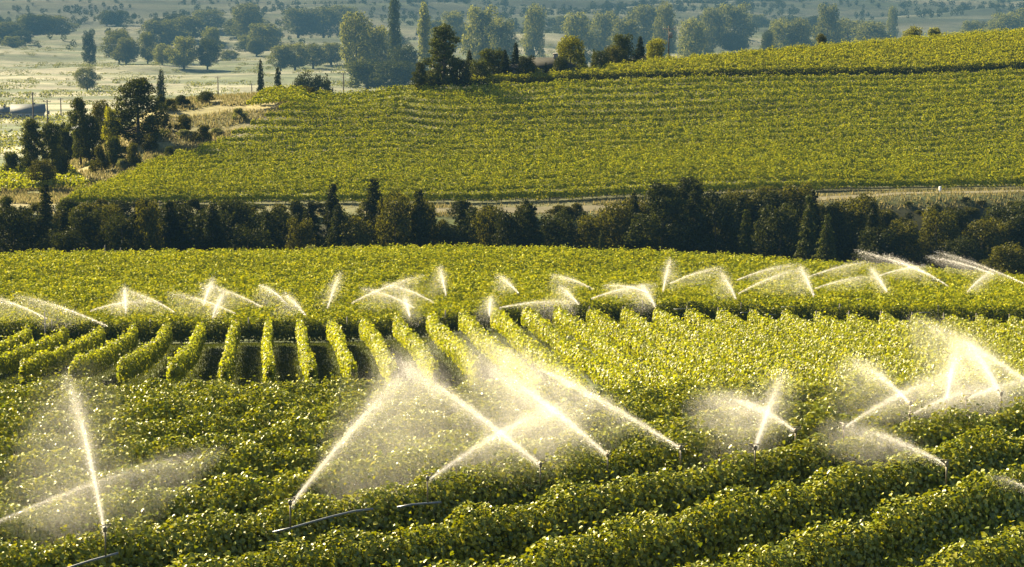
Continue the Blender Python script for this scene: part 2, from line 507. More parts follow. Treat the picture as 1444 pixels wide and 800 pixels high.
def row_leaves(px, py, per_m, L, six, seed, hw=.46, hc=1.02, hh=.66, top=1.0, lump=1.0, lsc=.65, scat=.5, core=.24):
    """leaves of one trained vine row along the polyline px,py"""
    seg = np.hypot(np.diff(px), np.diff(py)); cum = np.concatenate([[0], np.cumsum(seg)]); tot = cum[-1]
    n = max(int(per_m * tot), 40)
    s = rng.uniform(0, tot, n)
    x0, y0 = np.interp(s, cum, px), np.interp(s, cum, py)
    dx, dy = np.gradient(px, cum), np.gradient(py, cum)
    tx, ty = np.interp(s, cum, dx), np.interp(s, cum, dy)
    tl = np.hypot(tx, ty); tx, ty = tx / tl, ty / tl
    c1, c2 = vine_noise(s, seed, lsc) * lump, vine_noise(s, seed + 7, lsc) * lump
    phi = np.radians(rng.uniform(-128, 128, n))
    rho = 1 - .45 * rng.random(n) ** 2
    inner = rng.random(n) < core
    rho[inner] = rng.uniform(.1, .65, inner.sum())
    sn, cs = np.sin(phi), np.cos(phi)
    sq = np.sign(sn) * np.abs(sn) ** .7
    endt = np.clip(np.minimum(s, tot - s) / .5, .55, 1)
    lat = hw * (1 + .38 * c2) * sq * rho * endt
    ver = hc + hh * (1 + .34 * c1) * cs * rho * top * endt
    shoot = rng.random(n) < .07
    ver[shoot] += rng.uniform(.05, .38, shoot.sum()) * (cs[shoot] > .2)
    X = x0 - ty * lat; Y = y0 + tx * lat
    Z = ground(x0, y0) + ver + ZC
    Nn = np.stack([-ty * sn, tx * sn, cs * .9 + .25], 1) + rng.normal(size=(n, 3)) * scat
    Tt = np.stack([-ty * sn * .6, tx * sn * .6, -np.ones(n) * .7], 1) + rng.normal(size=(n, 3)) * .6
    ln = L * rng.uniform(.65, 1.3, n)
    ln[inner] *= 1.35
    return leaf_geo(np.stack([X, Y, Z], 1), Nn, ln, ln * rng.uniform(.8, 1.05, n), six=six, T=Tt)

trunk_proto = None
def trunk_mesh():
    global trunk_proto
    if trunk_proto is None:
        g = Geo()
        g.add(*tube([(0, 0, -.1), (.04, .02, .3), (-.03, .0, .62), (.02, -.02, .95)], [.05, .042, .036, .03], 6))
        trunk_proto = g.mesh('trunk')
        trunk_proto.materials.append(M_bark)
    return trunk_proto
post_proto = None
def post_mesh():
    global post_proto
    if post_proto is None:
        g = Geo()
        g.add(*tube([(0, 0, -.2), (0, 0, .9), (0, 0, 1.9)], [.05, .05, .045], 8))
        post_proto = g.mesh('post'); post_proto.materials.append(M_wood)
    return post_proto

def vine_row(px, py, per_m, L, six, mat, label, group, seed, trunks=0, posts=(), **kw):
    cx, cy = float(px[len(px) // 2]), float(py[len(py) // 2])
    root = empty('vine_row', (cx, cy, float(ground(cx, cy)) + ZC))
    tag(root, label, 'vine row', group)
    V, T, Q = row_leaves(px, py, per_m, L, six, seed, **kw)
    V = V - np.array(root.location)
    link('foliage', make_mesh('foliage', V, T, Q), mat, root)
    if trunks:
        for k in np.linspace(0, len(px) - 1, min(trunks, 98)).astype(int):
            t = link('trunk', trunk_mesh(), None, root, Vector((px[k], py[k], float(ground(px[k], py[k])) + ZC)) - root.location)
            t.rotation_euler = (0, 0, random.uniform(0, 6.28))
    for k in posts:
        link('post', post_mesh(), None, root, Vector((px[k], py[k], float(ground(px[k], py[k])) + ZC)) - root.location)
    return root

def runs(mask):
    idx = np.flatnonzero(mask)
    if len(idx) == 0: return []
    return np.split(idx, np.flatnonzero(np.diff(idx) > 1) + 1)

# --- block A: the near slope, rows running diagonally
ALPHA = math.radians(36)
da = np.array([math.cos(ALPHA), math.sin(ALPHA)]); na = np.array([-da[1], da[0]])
a_rows = []
for k in range(-10, 60):
    off = 22 + 3.55 * k
    t = np.arange(-80, 110, .5)
    bend = .0022 * (t - 30) ** 2 * -1
    x = na[0] * off + da[0] * t + na[0] * bend; y = na[1] * off + da[1] * t + na[1] * bend
    u = 722 + F * x / (np.maximum(y, 1) * 1.01)
    yfar = np.interp(u, [0, 722, 1100, 1444], [78, 76, 72, 67])
    m = (y > 40.5) & (y < yfar) & (u > -70) & (u < 1515)
    for r_ in runs(m):
        if len(r_) > 5: a_rows.append((x[r_], y[r_]))
a_rows.sort(key=lambda r: (na[0] * r[0] + na[1] * r[1]).mean())
for i, (x, y) in enumerate(a_rows):
    vine_row(x, y, 1400, .094, True, M_vine, f'{ordinal(i + 1)} diagonal vine row up the near slope from the bottom right corner',
             'diagonal vine rows on the near slope', 100 + i, hw=.46, hh=.95, hc=1.12, scat=.38, core=.42)

# --- block B: rows running straight away from the camera
dirb = np.array([(375 - 722) / F * 1.01, 1.0])
bi = 0
for n in range(-9, 27):
    u0 = 375 + 46 * n
    x0 = xof(u0, 160)
    yy = np.arange(123 if u0 < 640 else 113, 161.2 - 9 * float(np.clip((350 - u0) / 330, 0, 1)), .5)
    jit = .25 * np.sin(yy * .21 + n) - .0040 / .3 * np.maximum(0, 152 - yy) ** 2 * np.clip((340 - u0) / 320, 0, 1)
    xx = x0 + (yy - 160) * dirb[0] + jit * .3
    u = 722 + F * xx / (yy * 1.01)
    m = (u > -90) & (u < 1530)
    for r_ in runs(m):
        if len(r_) < 6: continue
        bi += 1
        k = len(r_) - 1
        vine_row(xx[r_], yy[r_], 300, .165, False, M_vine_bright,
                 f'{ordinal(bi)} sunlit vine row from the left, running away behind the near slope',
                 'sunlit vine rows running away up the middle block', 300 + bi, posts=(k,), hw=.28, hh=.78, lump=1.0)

# --- block C: level rows of the middle field
def contour_rows(front, back, n, umin, umax, step):
    out = []
    for i in range(n):
        f = i / (n - 1)
        us = np.linspace(umin, umax, 160)
        Y = front(us) * (1 - f) + back(us) * f
        Y = Y + .35 * np.sin(us * .009 + i * .8)
        out.append((f, us, xof(us, Y), Y))
    return out
cf = lambda u: np.interp(u, [0, 1444], [166, 166])
cb = lambda u: np.interp(u, [0, 900, 1200, 1444, 1600], [250, 250, 245, 236, 232])
ci = 0
NC = 27
for i, (f, us, x, y) in enumerate(contour_rows(cf, cb, NC, -70, 1515, .5)):
    m = np.ones(len(us), bool)
    if i == 4: m = us < 830
    rr = [r for r in runs(m) if len(r) > 6]
    for r_ in rr:
        ci += 1
        per, L = (420, .17) if i == 0 else ((150, .19) if i < 8 else (115, .22))
        part = '' if len(rr) == 1 else (' west half' if us[r_].mean() < 722 else ' east half')
        lab = (f'shaded vine hedge closing the far end of the sunlit rows' + (',' + part if part else '')) if i == 0 else \
              f'{ordinal(i + 1)} level vine row up from the shaded hedge in the sprinkled field' + (',' + part if part else '')
        vine_row(x[r_], y[r_], per, L, False, M_vine_hedge_shade if i == 0 else M_vine_far, lab, 'level vine rows in the sprinkled middle field', 600 + ci,
                 trunks=70 if (i == 0 and us[r_].mean() < 722) else 0, posts=list(range(0, len(r_), 14)) if i == 0 else (), hw=.46 if i else .55, hh=.74 if i else 1.0, hc=1.02 if i else .66, lump=1.8 if i else 1, lsc=.85, scat=.36, core=.3)

def canopy_Y(u, v, h=1.9, lo=38, hi=82):
    """distance along the pixel ray where it comes h metres above the ground"""
    Ys = np.linspace(lo, hi, 400); k = kv(v); x = (u - 722) / F * Ys * (CP - k * SP)
    d = Ys * k - (ground(x, Ys) + h)
    i = np.flatnonzero(d < 0)
    return float(Ys[i[0]]) if len(i) else hi


# --- block D: contour rows of the hillside vineyard
c18 = CURVES[18]; c17 = CURVES[17]
df = lambda u: np.full_like(u, 303.0)
db = lambda u: smooth_interp(u, c18[:, 0], c18[:, 1]) - 1.0
NLOW, NUP = 20, 15               # rows below and above the terrace line
TU = np.arange(40, 1540, 25.0)
TV = np.interp(TU, [0, 560, 640, 800, 1000, 1150, 1300, 1444, 1540], [118, 118, 116, 108, 103, 101, 99, 90, 82])
TY = np.array([canopy_Y(u, v, H, 330, 440) for u, v in zip(TU, TV)])
TY = np.minimum(np.where(TU < 570, 1e4, TY), db(TU))
dt = lambda u: np.interp(u, TU, TY)
step = np.array([1.0 if q < 9 else 1.3 for q in range(NLOW - 1)])
DF = np.concatenate([[0], np.cumsum(step)]) / step.sum()
di = 0
GAP = NLOW - 1
for i in range(NLOW + NUP):
    us = np.linspace(40, 1515, 220)
    if i < NLOW:
        Y = 303 * (1 - DF[i]) + (dt(us) - 3.0) * DF[i] + .5 * np.sin(us * .007 + i * .35)
        keep = np.ones(len(us), bool)
    else:
        Y = dt(us) + 3.0 * (i - NLOW) + 1.2
        keep = (Y < db(us) + .6) & (us > 575)
    u_left = np.interp(Y, [303, 320, 345, 365, 380, 388], [85, 150, 290, 385, 445, 475])
    m = (us > u_left) & keep
    if not m.any(): continue
    di += 1
    for r_ in runs(m):
        if len(r_) < 6: continue
        if i == 0: lab = 'lowest vine row on the hillside, its shaded side above the dry track'
        elif i > GAP: lab = f'{ordinal(i - GAP)} vine row above the dark terrace line under the hill crest'
        else: lab = f'{ordinal(di)} contour vine row up the hillside from the dry track'
        vine_row(xof(us[r_], Y[r_]), Y[r_], 190 if i == 0 else 125, .215, False, M_vine_shade_line if i == GAP + 1 else (M_vine_upper if i > GAP else M_vine_far), lab, 'contour vine rows on the hillside', 900 + i,
                 trunks=90 if i == 0 else 0, hw=.40, hh=.84, hc=.72 if i == 0 else 1.05, lump=1.8, lsc=.9, scat=.32, core=.36)
# a small yellow vineyard on the left terrace
for i in range(7):
    us = np.linspace(-80, 128 - 4 * i, 60); Y = 318 + 3.6 * i + us * .03
    vine_row(xof(us, Y), Y, 60, .3, False, M_vine_bright, f'{ordinal(i + 1)} yellowish vine row up the small terrace left of the hillside',
             'yellowish vine rows on the left terrace', 1200 + i, hw=.6, hh=.7)
for i in range(4):
    us = np.linspace(352 + 8 * i, 440 - 2 * i, 40); Y = np.full_like(us, 372 + 3.2 * i) + (us - 400) * .03
    vine_row(xof(us, Y), Y, 70, .3, False, M_vine_far, f'{ordinal(i + 1)} short vine row up the patch beside the grassy knoll path',
             'short vine rows on the knoll', 1300 + i, hw=.6, hh=.7)

# ------------------------------------------------------------------ trees
def sphere_dirs(n):
    return norm(rng.normal(size=(n, 3)))

def crown_from_lobes(lobes, n, L, updir=.25):
    """lobes: list of (centre, radii); leaves gather near their skins"""
    w = np.array([(r[0] * r[1] + r[0] * r[2] + r[1] * r[2]) for _, r in lobes]); w = w / w.sum()
    pick = rng.choice(len(lobes), n, p=w)
    C = np.array([l[0] for l in lobes])[pick]; R = np.array([l[1] for l in lobes])[pick]
    d = sphere_dirs(n)
    rad = (1 - .5 * rng.random(n) ** 1.6) * (1 + .12 * rng.normal(size=n))
    P = C + d * R * rad[:, None]
    N = d + rng.normal(size=(n, 3)) * .55 + np.array([0, 0, updir])
    ln = L * rng.uniform(.6, 1.35, n)
    return leaf_geo(P, N, ln, ln * .8)

def trunk_geo(h, r, limbs, lean=.03, top=.85):
    g = Geo()
    zz = np.linspace(-.02 * h, top * h, 7)
    px = np.cumsum(rng.normal(size=7)) * lean * h * .25; py = np.cumsum(rng.normal(size=7)) * lean * h * .25
    px[0] = py[0] = 0
    g.add(*tube(np.stack([px, py, zz], 1), np.linspace(r, r * .2, 7), 8))
    for (z0, tip) in limbs:
        x0, y0 = np.interp(z0, zz, px), np.interp(z0, zz, py)
        a = np.array([x0, y0, z0]); b = np.array(tip)
        mid = (a + b) / 2 + np.array([0, 0, -.04 * h])
        rr = r * (1 - z0 / h) * .55 + r * .06
        g.add(*tube([a, mid, b], [rr, rr * .65, rr * .25], 5))
    return g

def make_variant(kind):
    """unit tree, 1 m tall and with natural width; returns (trunk mesh, crown mesh)"""
    lobes, limbs = [], []
    if kind == 'broad':
        n = 34
        for q in range(n):
            a = q * 2.4 + rng.uniform(-.5, .5); z = .16 + .72 * (q + rng.uniform(0, 1)) / n
            R = .31 * math.sqrt(max(0, 1 - ((z - .48) / .50) ** 2)) * rng.uniform(.35, 1.0)
            r = rng.uniform(.085, .15)
            c = (R * math.cos(a), R * math.sin(a), z)
            lobes.append((c, (r, r, r * .8))); limbs.append((z * .6, c))
        V = crown_from_lobes(lobes, 6500, .032)
        tg = trunk_geo(1, .028, limbs[:9])
    elif kind == 'tall':          # an old pine: open clumps on a long trunk
        for i in range(44):
            z = .14 + .82 * (i + rng.uniform(0, 1)) / 44; a = i * 2.4 + rng.uniform(-.6, .6)
            env = np.interp(z, [.12, .35, .6, .85, 1], [.15, .21, .22, .16, .05])
            R = env * rng.uniform(.3, 1.0); r = rng.uniform(.05, .085)
            c = (R * math.cos(a), R * math.sin(a), z)
            lobes.append((c, (r * 1.2, r * 1.2, r * .8))); limbs.append((z - .05, c))
        V = crown_from_lobes(lobes, 7500, .026)
        tg = trunk_geo(1, .026, limbs)
    elif kind == 'pine':          # a dense broad-based conifer
        for i in range(60):
            z = .05 + .92 * (i + rng.uniform(0, 1)) / 60; a = i * 2.4 + rng.uniform(-.6, .6)
            env = np.interp(z, [.05, .25, .5, .75, .92, 1], [.28, .33, .28, .22, .12, .02])
            R = env * rng.uniform(.35, 1.0); r = rng.uniform(.06, .105)
            c = (R * math.cos(a), R * math.sin(a), z - .05 * R)
            lobes.append((c, (r * 1.2, r * 1.2, r * .65))); limbs.append((z, c))
        V = crown_from_lobes(lobes, 11000, .026)
        tg = trunk_geo(1, .026, limbs[:14], .015, .95)
    elif kind == 'spruce':
        Ps, Ns, Ts = [], [], []
        z = .06
        while z < .98:
            R = .26 * (1 - z) ** .85 + .012
            nb = int(7 + 7 * (1 - z))
            for k in range(nb):
                a = rng.uniform(0, 6.28); ln = R * rng.uniform(.65, 1.12)
                m = max(5, int(46 * ln / .26))
                t = rng.random(m) ** .7
                rr = t * ln; sp = .035 * (1 - .5 * t)
                lat = rng.normal(size=m) * sp
                x = rr * math.cos(a) - lat * math.sin(a); y = rr * math.sin(a) + lat * math.cos(a)
                zz = z - .22 * rr - .5 * rr * rr + rng.normal(size=m) * .008
                Ps.append(np.stack([x, y, zz], 1))
                Ns.append(np.tile([math.cos(a) * .3, math.sin(a) * .3, .8], (m, 1)) + rng.normal(size=(m, 3)) * .45)
                Ts.append(np.tile([math.cos(a), math.sin(a), -.4], (m, 1)) + rng.normal(size=(m, 3)) * .35)
            z += .026 + .012 * (1 - z)
        P, N, T = np.concatenate(Ps), np.concatenate(Ns), np.concatenate(Ts)
        ln = .034 * rng.uniform(.7, 1.4, len(P))
        V = leaf_geo(P, N, ln, ln * .5, T=T)
        tg = trunk_geo(1, .018, [], .006, .97)
    elif kind == 'poplar':
        for i in range(30):
            z = .06 + .9 * (i + rng.uniform(0, 1)) / 30; a = i * 2.4
            env = np.interp(z, [.08, .3, .6, .85, 1], [.05, .115, .12, .08, .015])
            R = env * rng.uniform(.2, .9); r = rng.uniform(.04, .065)
            c = (R * math.cos(a), R * math.sin(a), z)
            lobes.append((c, (r, r, r * 1.9))); limbs.append((max(z - .15, .04), c))
        V = crown_from_lobes(lobes, 5000, .024)
        tg = trunk_geo(1, .02, limbs[:12], .01)
    else:                         # shrub
        for _ in range(13):
            a = rng.uniform(0, 6.28); R = rng.uniform(0, .42); z = rng.uniform(.22, .8) * (1 - .5 * R)
            r = rng.uniform(.14, .25)
            c = (R * math.cos(a), R * math.sin(a), z)
            lobes.append((c, (r, r, r * .85))); limbs.append((.08, c))
        V = crown_from_lobes(lobes, 3400, .055)
        tg = trunk_geo(1, .03, limbs[:8], .05, .5)
    return tg.mesh('trunk'), make_mesh('crown', *V)

VARS = {}
MESH = {}
for kind in ('broad', 'tall', 'pine', 'spruce', 'poplar', 'shrub'):
    VARS[kind] = [make_variant(kind) for _ in range(4)]
NATW = {'broad': .62, 'tall': .44, 'pine': .56, 'spruce': .42, 'poplar': .28, 'shrub': 1.15}
tcount = 0
NAMES = {'broad': 'broadleaf_tree', 'tall': 'pine_tree', 'pine': 'pine_tree', 'spruce': 'spruce_tree', 'poplar': 'poplar_tree', 'shrub': 'shrub'}
def tree(kind, u, Y, vtop, wpx, mat, label=None, group=None, sink=.0):
    """a tree of the given kind on the ground at column u and distance Y; its top reaches photo row vtop, width wpx photo pixels"""
    global tcount
    tcount += 1
    x = xof(u, Y); z = float(ground(x, Y))
    k = kv(vtop); h = max(Y * k - z, .6)
    w = wpx / F * Y / (NATW[kind] * h)
    w = min(max(w, .45), 2.4)
    root = empty(NAMES[kind], (x, Y, z - sink + ZC))
    tag(root, label, 'shrub' if kind == 'shrub' else 'tree', group)
    vi = tcount % 4
    root.scale = (h * w, h * w, h)
    root.rotation_euler = (0, 0, (tcount * 2.399) % 6.283)
    key = (kind, vi, mat.name)
    if key not in MESH:
        c = VARS[kind][vi][1].copy(); c.materials.clear(); c.materials.append(mat)
        t = VARS[kind][vi][0]
        if not t.materials: t.materials.append(M_bark)
        MESH[key] = (t, c)
    t, c = MESH[key]
    link('trunk', t, None, root); link('crown', c, None, root)
    return root

batch = {}
def bt(desc, where, group, kind, u, Y, vtop, wpx, mat):
    o = tree(kind, u, Y, vtop, wpx, mat, None, group)
    batch.setdefault((desc, where), []).append((u, o))
    return o
def flush():
    for (desc, where), L in batch.items():
        L.sort(key=lambda a: a[0])
        for i, (u, o) in enumerate(L):
            o['label'] = f'{ordinal(i + 1)} {desc} from the left {where}' if len(L) > 1 else f'{desc} {where}'
    batch.clear()

# trees on the crest of the hill
CR = 'trees along the hill crest'
crest = [
    ('tall', 626, 380, 35, 46, M_green, 'tall open pine standing highest among the trees on the hill crest'),
    ('pine', 594, 379, 88, 22, M_green, 'small dark conifer at the left foot of the tall crest pine'),
    ('broad', 650, 381, 80, 34, M_dark, 'rounded dark tree at the right foot of the tall crest pine'),
    ('spruce', 663, 390, 71, 24, M_dark, 'pointed dark conifer between the tall crest pine and the green bushy tree'),
    ('broad', 697, 392, 65, 44, M_green, 'green bushy tree left of the thin dark spruce on the crest'),
    ('spruce', 727, 391, 60, 22, M_dark, 'thin dark spruce beside the crest house roof'),
    ('shrub', 748, 389, 80, 26, M_dark, 'dark bush against the left wall of the crest house'),
    ('shrub', 758, 386, 92, 14, M_yellow, 'small yellow bush in front of the crest house wall'),
    ('spruce', 769, 386, 88, 11, M_dark, 'little dark cypress right of the small yellow bush'),
    ('broad', 803, 394, 48, 36, M_yellow, 'bright yellow green tree right of the crest house'),
    ('shrub', 785, 391, 84, 18, M_sage, 'pale bush at the foot of the bright yellow green tree'),
    ('spruce', 821, 397, 76, 18, M_dark, 'dark small conifer at right foot of the yellow green tree'),
    ('spruce', 836, 400, 69, 12, M_green, 'slim conifer standing alone between the yellow green tree and the crest grove'),
    ('shrub', 856, 398, 82, 26, M_green, 'low green shrub left of the crest grove'),
    ('broad', 876, 402, 44, 34, M_green, 'rounded green tree in the crest grove beside the dark cone tree'),
    ('spruce', 900, 402, 51, 25, M_dark, 'dark cone shaped tree in the middle of the crest grove'),
    ('broad', 921, 404, 51, 30, M_yellow, 'yellowish tree in the crest grove left of the utility pole'),
    ('shrub', 884, 397, 80, 30, M_green, 'low hedge like shrub under the crest grove'),
    ('shrub', 940, 405, 72, 16, M_green, 'small shrub at the foot of the crest utility pole'),
    ('shrub', 1151, 412, 43, 36, M_olive, 'round olive bush alone on the vineyard skyline'),
    ('shrub', 1280, 425, 31, 40, M_sage, 'grey green bush low on the skyline right of the round bush'),
    ('shrub', 1312, 427, 32, 30, M_sage, 'rightmost grey green bush low on the vineyard skyline'),
]
crest += [
    ('broad', 742, 386, 76, 28, M_dark, 'dark broad tree covering the left end of the crest house roof'),
    ('spruce', 712, 388, 70, 22, M_dark, 'dark conifer right behind the green bushy crest tree'),
    ('broad', 789, 387, 77, 24, M_green, 'small green tree covering the right end of the crest house roof'),
    ('broad', 846, 396, 70, 28, M_green, 'low green tree filling the gap left of the crest grove'),
    ('broad', 676, 386, 82, 30, M_green, 'low green tree below the pointed dark crest conifer'),
    ('broad', 862, 399, 62, 26, M_olive, 'olive tree at the left edge of the crest grove'),
    ('broad', 612, 382, 96, 26, M_green, 'low green tree filling in below the tall crest pine on its left'),
]
for a in crest:
    tree(*a, CR)
# trees on the left knoll
KN = 'trees on the grassy knoll'
knoll = [
    ('pine', 199, 352, 110, 68, M_green, 'big dark bushy pine on the left knoll'),
    ('broad', 163, 352, 146, 26, M_yellow, 'pale yellow green tree touching the big pine on its left'),
    ('tall', 118, 350, 137, 34, M_green, 'slender pine with a bare looking top left of the pale tree'),
    ('broad', 130, 348, 158, 34, M_green, 'bushy green tree under the slender knoll pine'),
    ('broad', 148, 372, 138, 32, M_olive, 'round olive tree behind the pale yellow green tree'),
    ('shrub', 96, 385, 152, 24, M_dark, 'dark round bush left of the slender knoll pine'),
    ('tall', 48, 338, 168, 36, M_green, 'open branched pine near the left edge of the picture'),
    ('pine', 78, 338, 173, 36, M_green, 'dark leaning conifer beside the open branched pine'),
    ('broad', 295, 378, 128, 32, M_green, 'round green tree alone on the knoll crest'),
    ('shrub', 232, 372, 128, 20, M_green, 'green bush at right shoulder of the big pine'),
    ('shrub', 238, 358, 160, 18, M_dark, 'dark small bush right of the big pine'),
    ('shrub', 262, 357, 158, 36, M_olive, 'spreading olive bush on the slope below the round green tree'),
    ('shrub', 290, 352, 172, 30, M_olive, 'low olive bush at the edge of the hillside vines'),
    ('shrub', 165, 341, 182, 36, M_green, 'wide green shrub on the slope below the big pine'),
    ('shrub', 146, 338, 198, 30, M_olive, 'dry looking shrub below the bushy green tree'),
    ('shrub', 192, 338, 196, 30, M_olive, 'brownish shrub just above the hillside vine edge'),
    ('shrub', 22, 336, 206, 40, M_green, 'dense shrub under the open branched pine'),
    ('shrub', 92, 332, 208, 20, M_dark, 'dark shrub right of the leaning conifer'),
    ('broad', 64, 322, 222, 36, M_olive, 'wispy olive tree in front of the left terrace vines'),
    ('shrub', 215, 345, 184, 34, M_olive, 'shaded olive shrub at the base of the big pine'),
    ('shrub', 410, 372, 150, 22, M_green, 'green shrub at the top of the knoll path'),
    ('shrub', 405, 366, 164, 40, M_dark, 'long dark shrub beside the knoll path'),
]
for a in knoll:
    tree(*a, KN)
r3 = random.Random(8)
for i in range(26):
    Yk = r3.uniform(322, 382); ulim = np.interp(Yk, [300, 330, 345, 365, 380], [85, 190, 285, 380, 450])
    u = ulim - r3.uniform(6, 190)
    if u < -20: continue
    x = xof(u, Yk); vg = proj(x, Yk, float(ground(x, Yk)))[1]
    bt('small scrubby bush', 'on the grassy knoll', 'scrubby bushes on the grassy knoll', 'shrub', u, Yk, vg - r3.uniform(9, 22), r3.uniform(16, 34), r3.choice([M_olive, M_green, M_olive, M_sage]))
# conifers and trees at the valley edge
VE = 'trees at the near edge of the valley'
for a in [
    ('spruce', 372, 640, 84, 16, M_dark, 'narrow blue hazed conifer left of the rounded pair behind the knoll'),
    ('spruce', 396, 640, 94, 32, M_dark, 'broad hazed conifer beside the narrow one behind the knoll'),
    ('broad', 432, 640, 96, 32, M_dark, 'left rounded hazed tree behind the vineyard shoulder'),
    ('broad', 458, 640, 98, 34, M_dark, 'right rounded hazed tree behind the vineyard shoulder'),
    ('poplar', 233, 640, 102, 16, M_dark, 'lone columnar hazed tree behind the big knoll pine'),
]:
    tree(*a, VE)

# the gully trees
GU = 'dark trees in the shaded gully'
W1 = 'in the shaded gully'
gully = [
    ('spruce', 66, 272, 262, 52, M_dark), ('spruce', 527, 276, 255, 60, M_dark), ('spruce', 470, 274, 262, 50, M_dark),
    ('pine', 935, 270, 262, 72, M_dark), ('pine', 972, 276, 255, 60, M_dark), ('spruce', 1052, 264, 300, 40, M_green),
    ('spruce', 1140, 266, 278, 42, M_green), ('spruce', 1165, 262, 306, 42, M_green), ('spruce', 742, 274, 285, 40, M_dark),
    ('spruce', 650, 276, 286, 36, M_dark), ('spruce', 848, 264, 330, 18, M_green), ('spruce', 590, 278, 272, 40, M_dark),
    ('broad', 210, 268, 277, 36, M_olive), ('broad', 250, 276, 282, 60, M_dark), ('broad', 330, 278, 276, 60, M_dark),
    ('broad', 20, 270, 290, 60, M_dark), ('broad', 125, 274, 290, 60, M_dark), ('broad', 170, 270, 300, 50, M_dark),
    ('broad', 290, 272, 292, 60, M_dark), ('broad', 385, 276, 294, 60, M_dark), ('broad', 425, 268, 305, 40, M_olive),
    ('broad', 560, 270, 268, 50, M_olive), ('broad', 600, 272, 275, 46, M_olive), ('broad', 690, 274, 290, 50, M_olive),
    ('broad', 720, 268, 292, 46, M_dark), ('broad', 785, 272, 300, 56, M_dark), ('broad', 830, 274, 302, 50, M_olive),
    ('broad', 872, 276, 284, 56, M_olive), ('broad', 900, 280, 276, 50, M_olive), ('broad', 1010, 272, 268, 56, M_dark),
    ('broad', 1040, 282, 264, 60, M_olive), ('broad', 1080, 284, 262, 54, M_olive), ('broad', 1125, 282, 256, 50, M_olive),
    ('broad', 1100, 272, 285, 60, M_dark), ('broad', 1190, 276, 282, 60, M_olive), ('broad', 1218, 278, 274, 52, M_olive),
    ('broad', 1270, 268, 308, 52, M_olive), ('broad', 1320, 272, 292, 50, M_olive), ('broad', 1345, 276, 290, 46, M_dark),
    ('broad', 1385, 270, 310, 60, M_olive), ('broad', 1425, 248, 344, 60, M_olive), ('broad', 1425, 278, 285, 70, M_dark),
    ('broad', 1240, 266, 320, 60, M_dark), ('broad', 1360, 264, 335, 50, M_dark), ('broad', 640, 268, 315, 60, M_dark),
    ('broad', 350, 266, 318, 60, M_dark), ('broad', 90, 266, 322, 60, M_dark),
    ('broad', 500, 268, 306, 50, M_olive), ('broad', 1440, 274, 300, 50, M_dark),
]
DESC = {('spruce', 'conifer_needles'): 'dark pointed conifer', ('spruce', 'tree_leaf'): 'side lit green conifer', ('pine', 'conifer_needles'): 'broad dense conifer',
        ('broad', 'olive_leaf'): 'olive leafed tree', ('broad', 'conifer_needles'): 'dark rounded tree'}
for kd, u, Y, vt, w, m in gully:
    bt(DESC[(kd, m.name)], W1, GU, kd, u, Y, vt - 4, w * 1.15, m)
r2 = random.Random(4)
ENV = ([0, 66, 120, 210, 330, 470, 527, 600, 650, 700, 745, 800, 870, 935, 975, 1040, 1125, 1190, 1220, 1260, 1330, 1385, 1444],
       [288, 266, 284, 277, 284, 264, 258, 272, 284, 282, 280, 300, 284, 264, 262, 264, 260, 276, 274, 300, 290, 300, 286])
for i in range(30):
    u = -10 + i * 50 + r2.uniform(-18, 18)
    kd = r2.choice(['broad', 'spruce', 'spruce', 'pine'])
    m = M_dark if kd != 'broad' else r2.choice([M_dark, M_olive])
    bt({'broad': 'slim dark tree' if m is M_dark else 'slim olive tree', 'spruce': 'young dark conifer', 'pine': 'ragged dark conifer'}[kd], W1, GU, kd, u, r2.uniform(268, 284),
       np.interp(u, *ENV) + r2.uniform(-6, 28), r2.uniform(34, 60) * (1.2 if kd == 'spruce' else 1), m)
for i in range(34):
    u = -20 + i * 45 + r2.uniform(-14, 14)
    vt = np.interp(u, [0, 440, 530, 560, 640, 660, 840, 880, 900, 1230, 1260, 1444], [284, 282, 284, 306, 306, 288, 296, 300, 284, 280, 291, 291]) + r2.uniform(-9, 8)
    bt('bushy shrub', 'on the gully bank', 'shrubs on the gully bank', 'shrub', u, 284 + r2.uniform(-2, 5), vt, r2.uniform(34, 60), r2.choice([M_olive, M_dark, M_olive]))
for i in range(40):
    u = -20 + i * 38 + r2.uniform(-12, 12)
    if 545 < u < 640 or 838 < u < 905 or 1150 < u < 1262: continue
    right = u > 1150
    
    bt('dark low bush', 'beside the dry track', 'bushes beside the dry track', 'shrub', u, r2.uniform(286, 291) if right else r2.uniform(292.0, 294.2),
       np.interp(u, [0, 100, 722, 1000, 1150, 1444], [276, 276, 282, 272, 280, 281]) + r2.uniform(-4, 8), r2.uniform(30, 58), r2.choice([M_dark, M_olive, M_green]))
for u, w in ((75, 30), (440, 20), (500, 26), (1040, 26), (1070, 22), (1100, 20), (1130, 26), (1160, 20)):
    Yb = float(cb(np.array([u]))[0]) + 2.5
    x = xof(u, Yb)
    vg = proj(x, Yb, float(ground(x, Yb)))[1]
    bt('pale low shrub', 'along the far edge of the sprinkled field', 'low shrubs along the field edge', 'shrub', u, Yb, np.interp(u, [0, 722, 1200], [345, 336, 362]), w, M_sage)
flush()

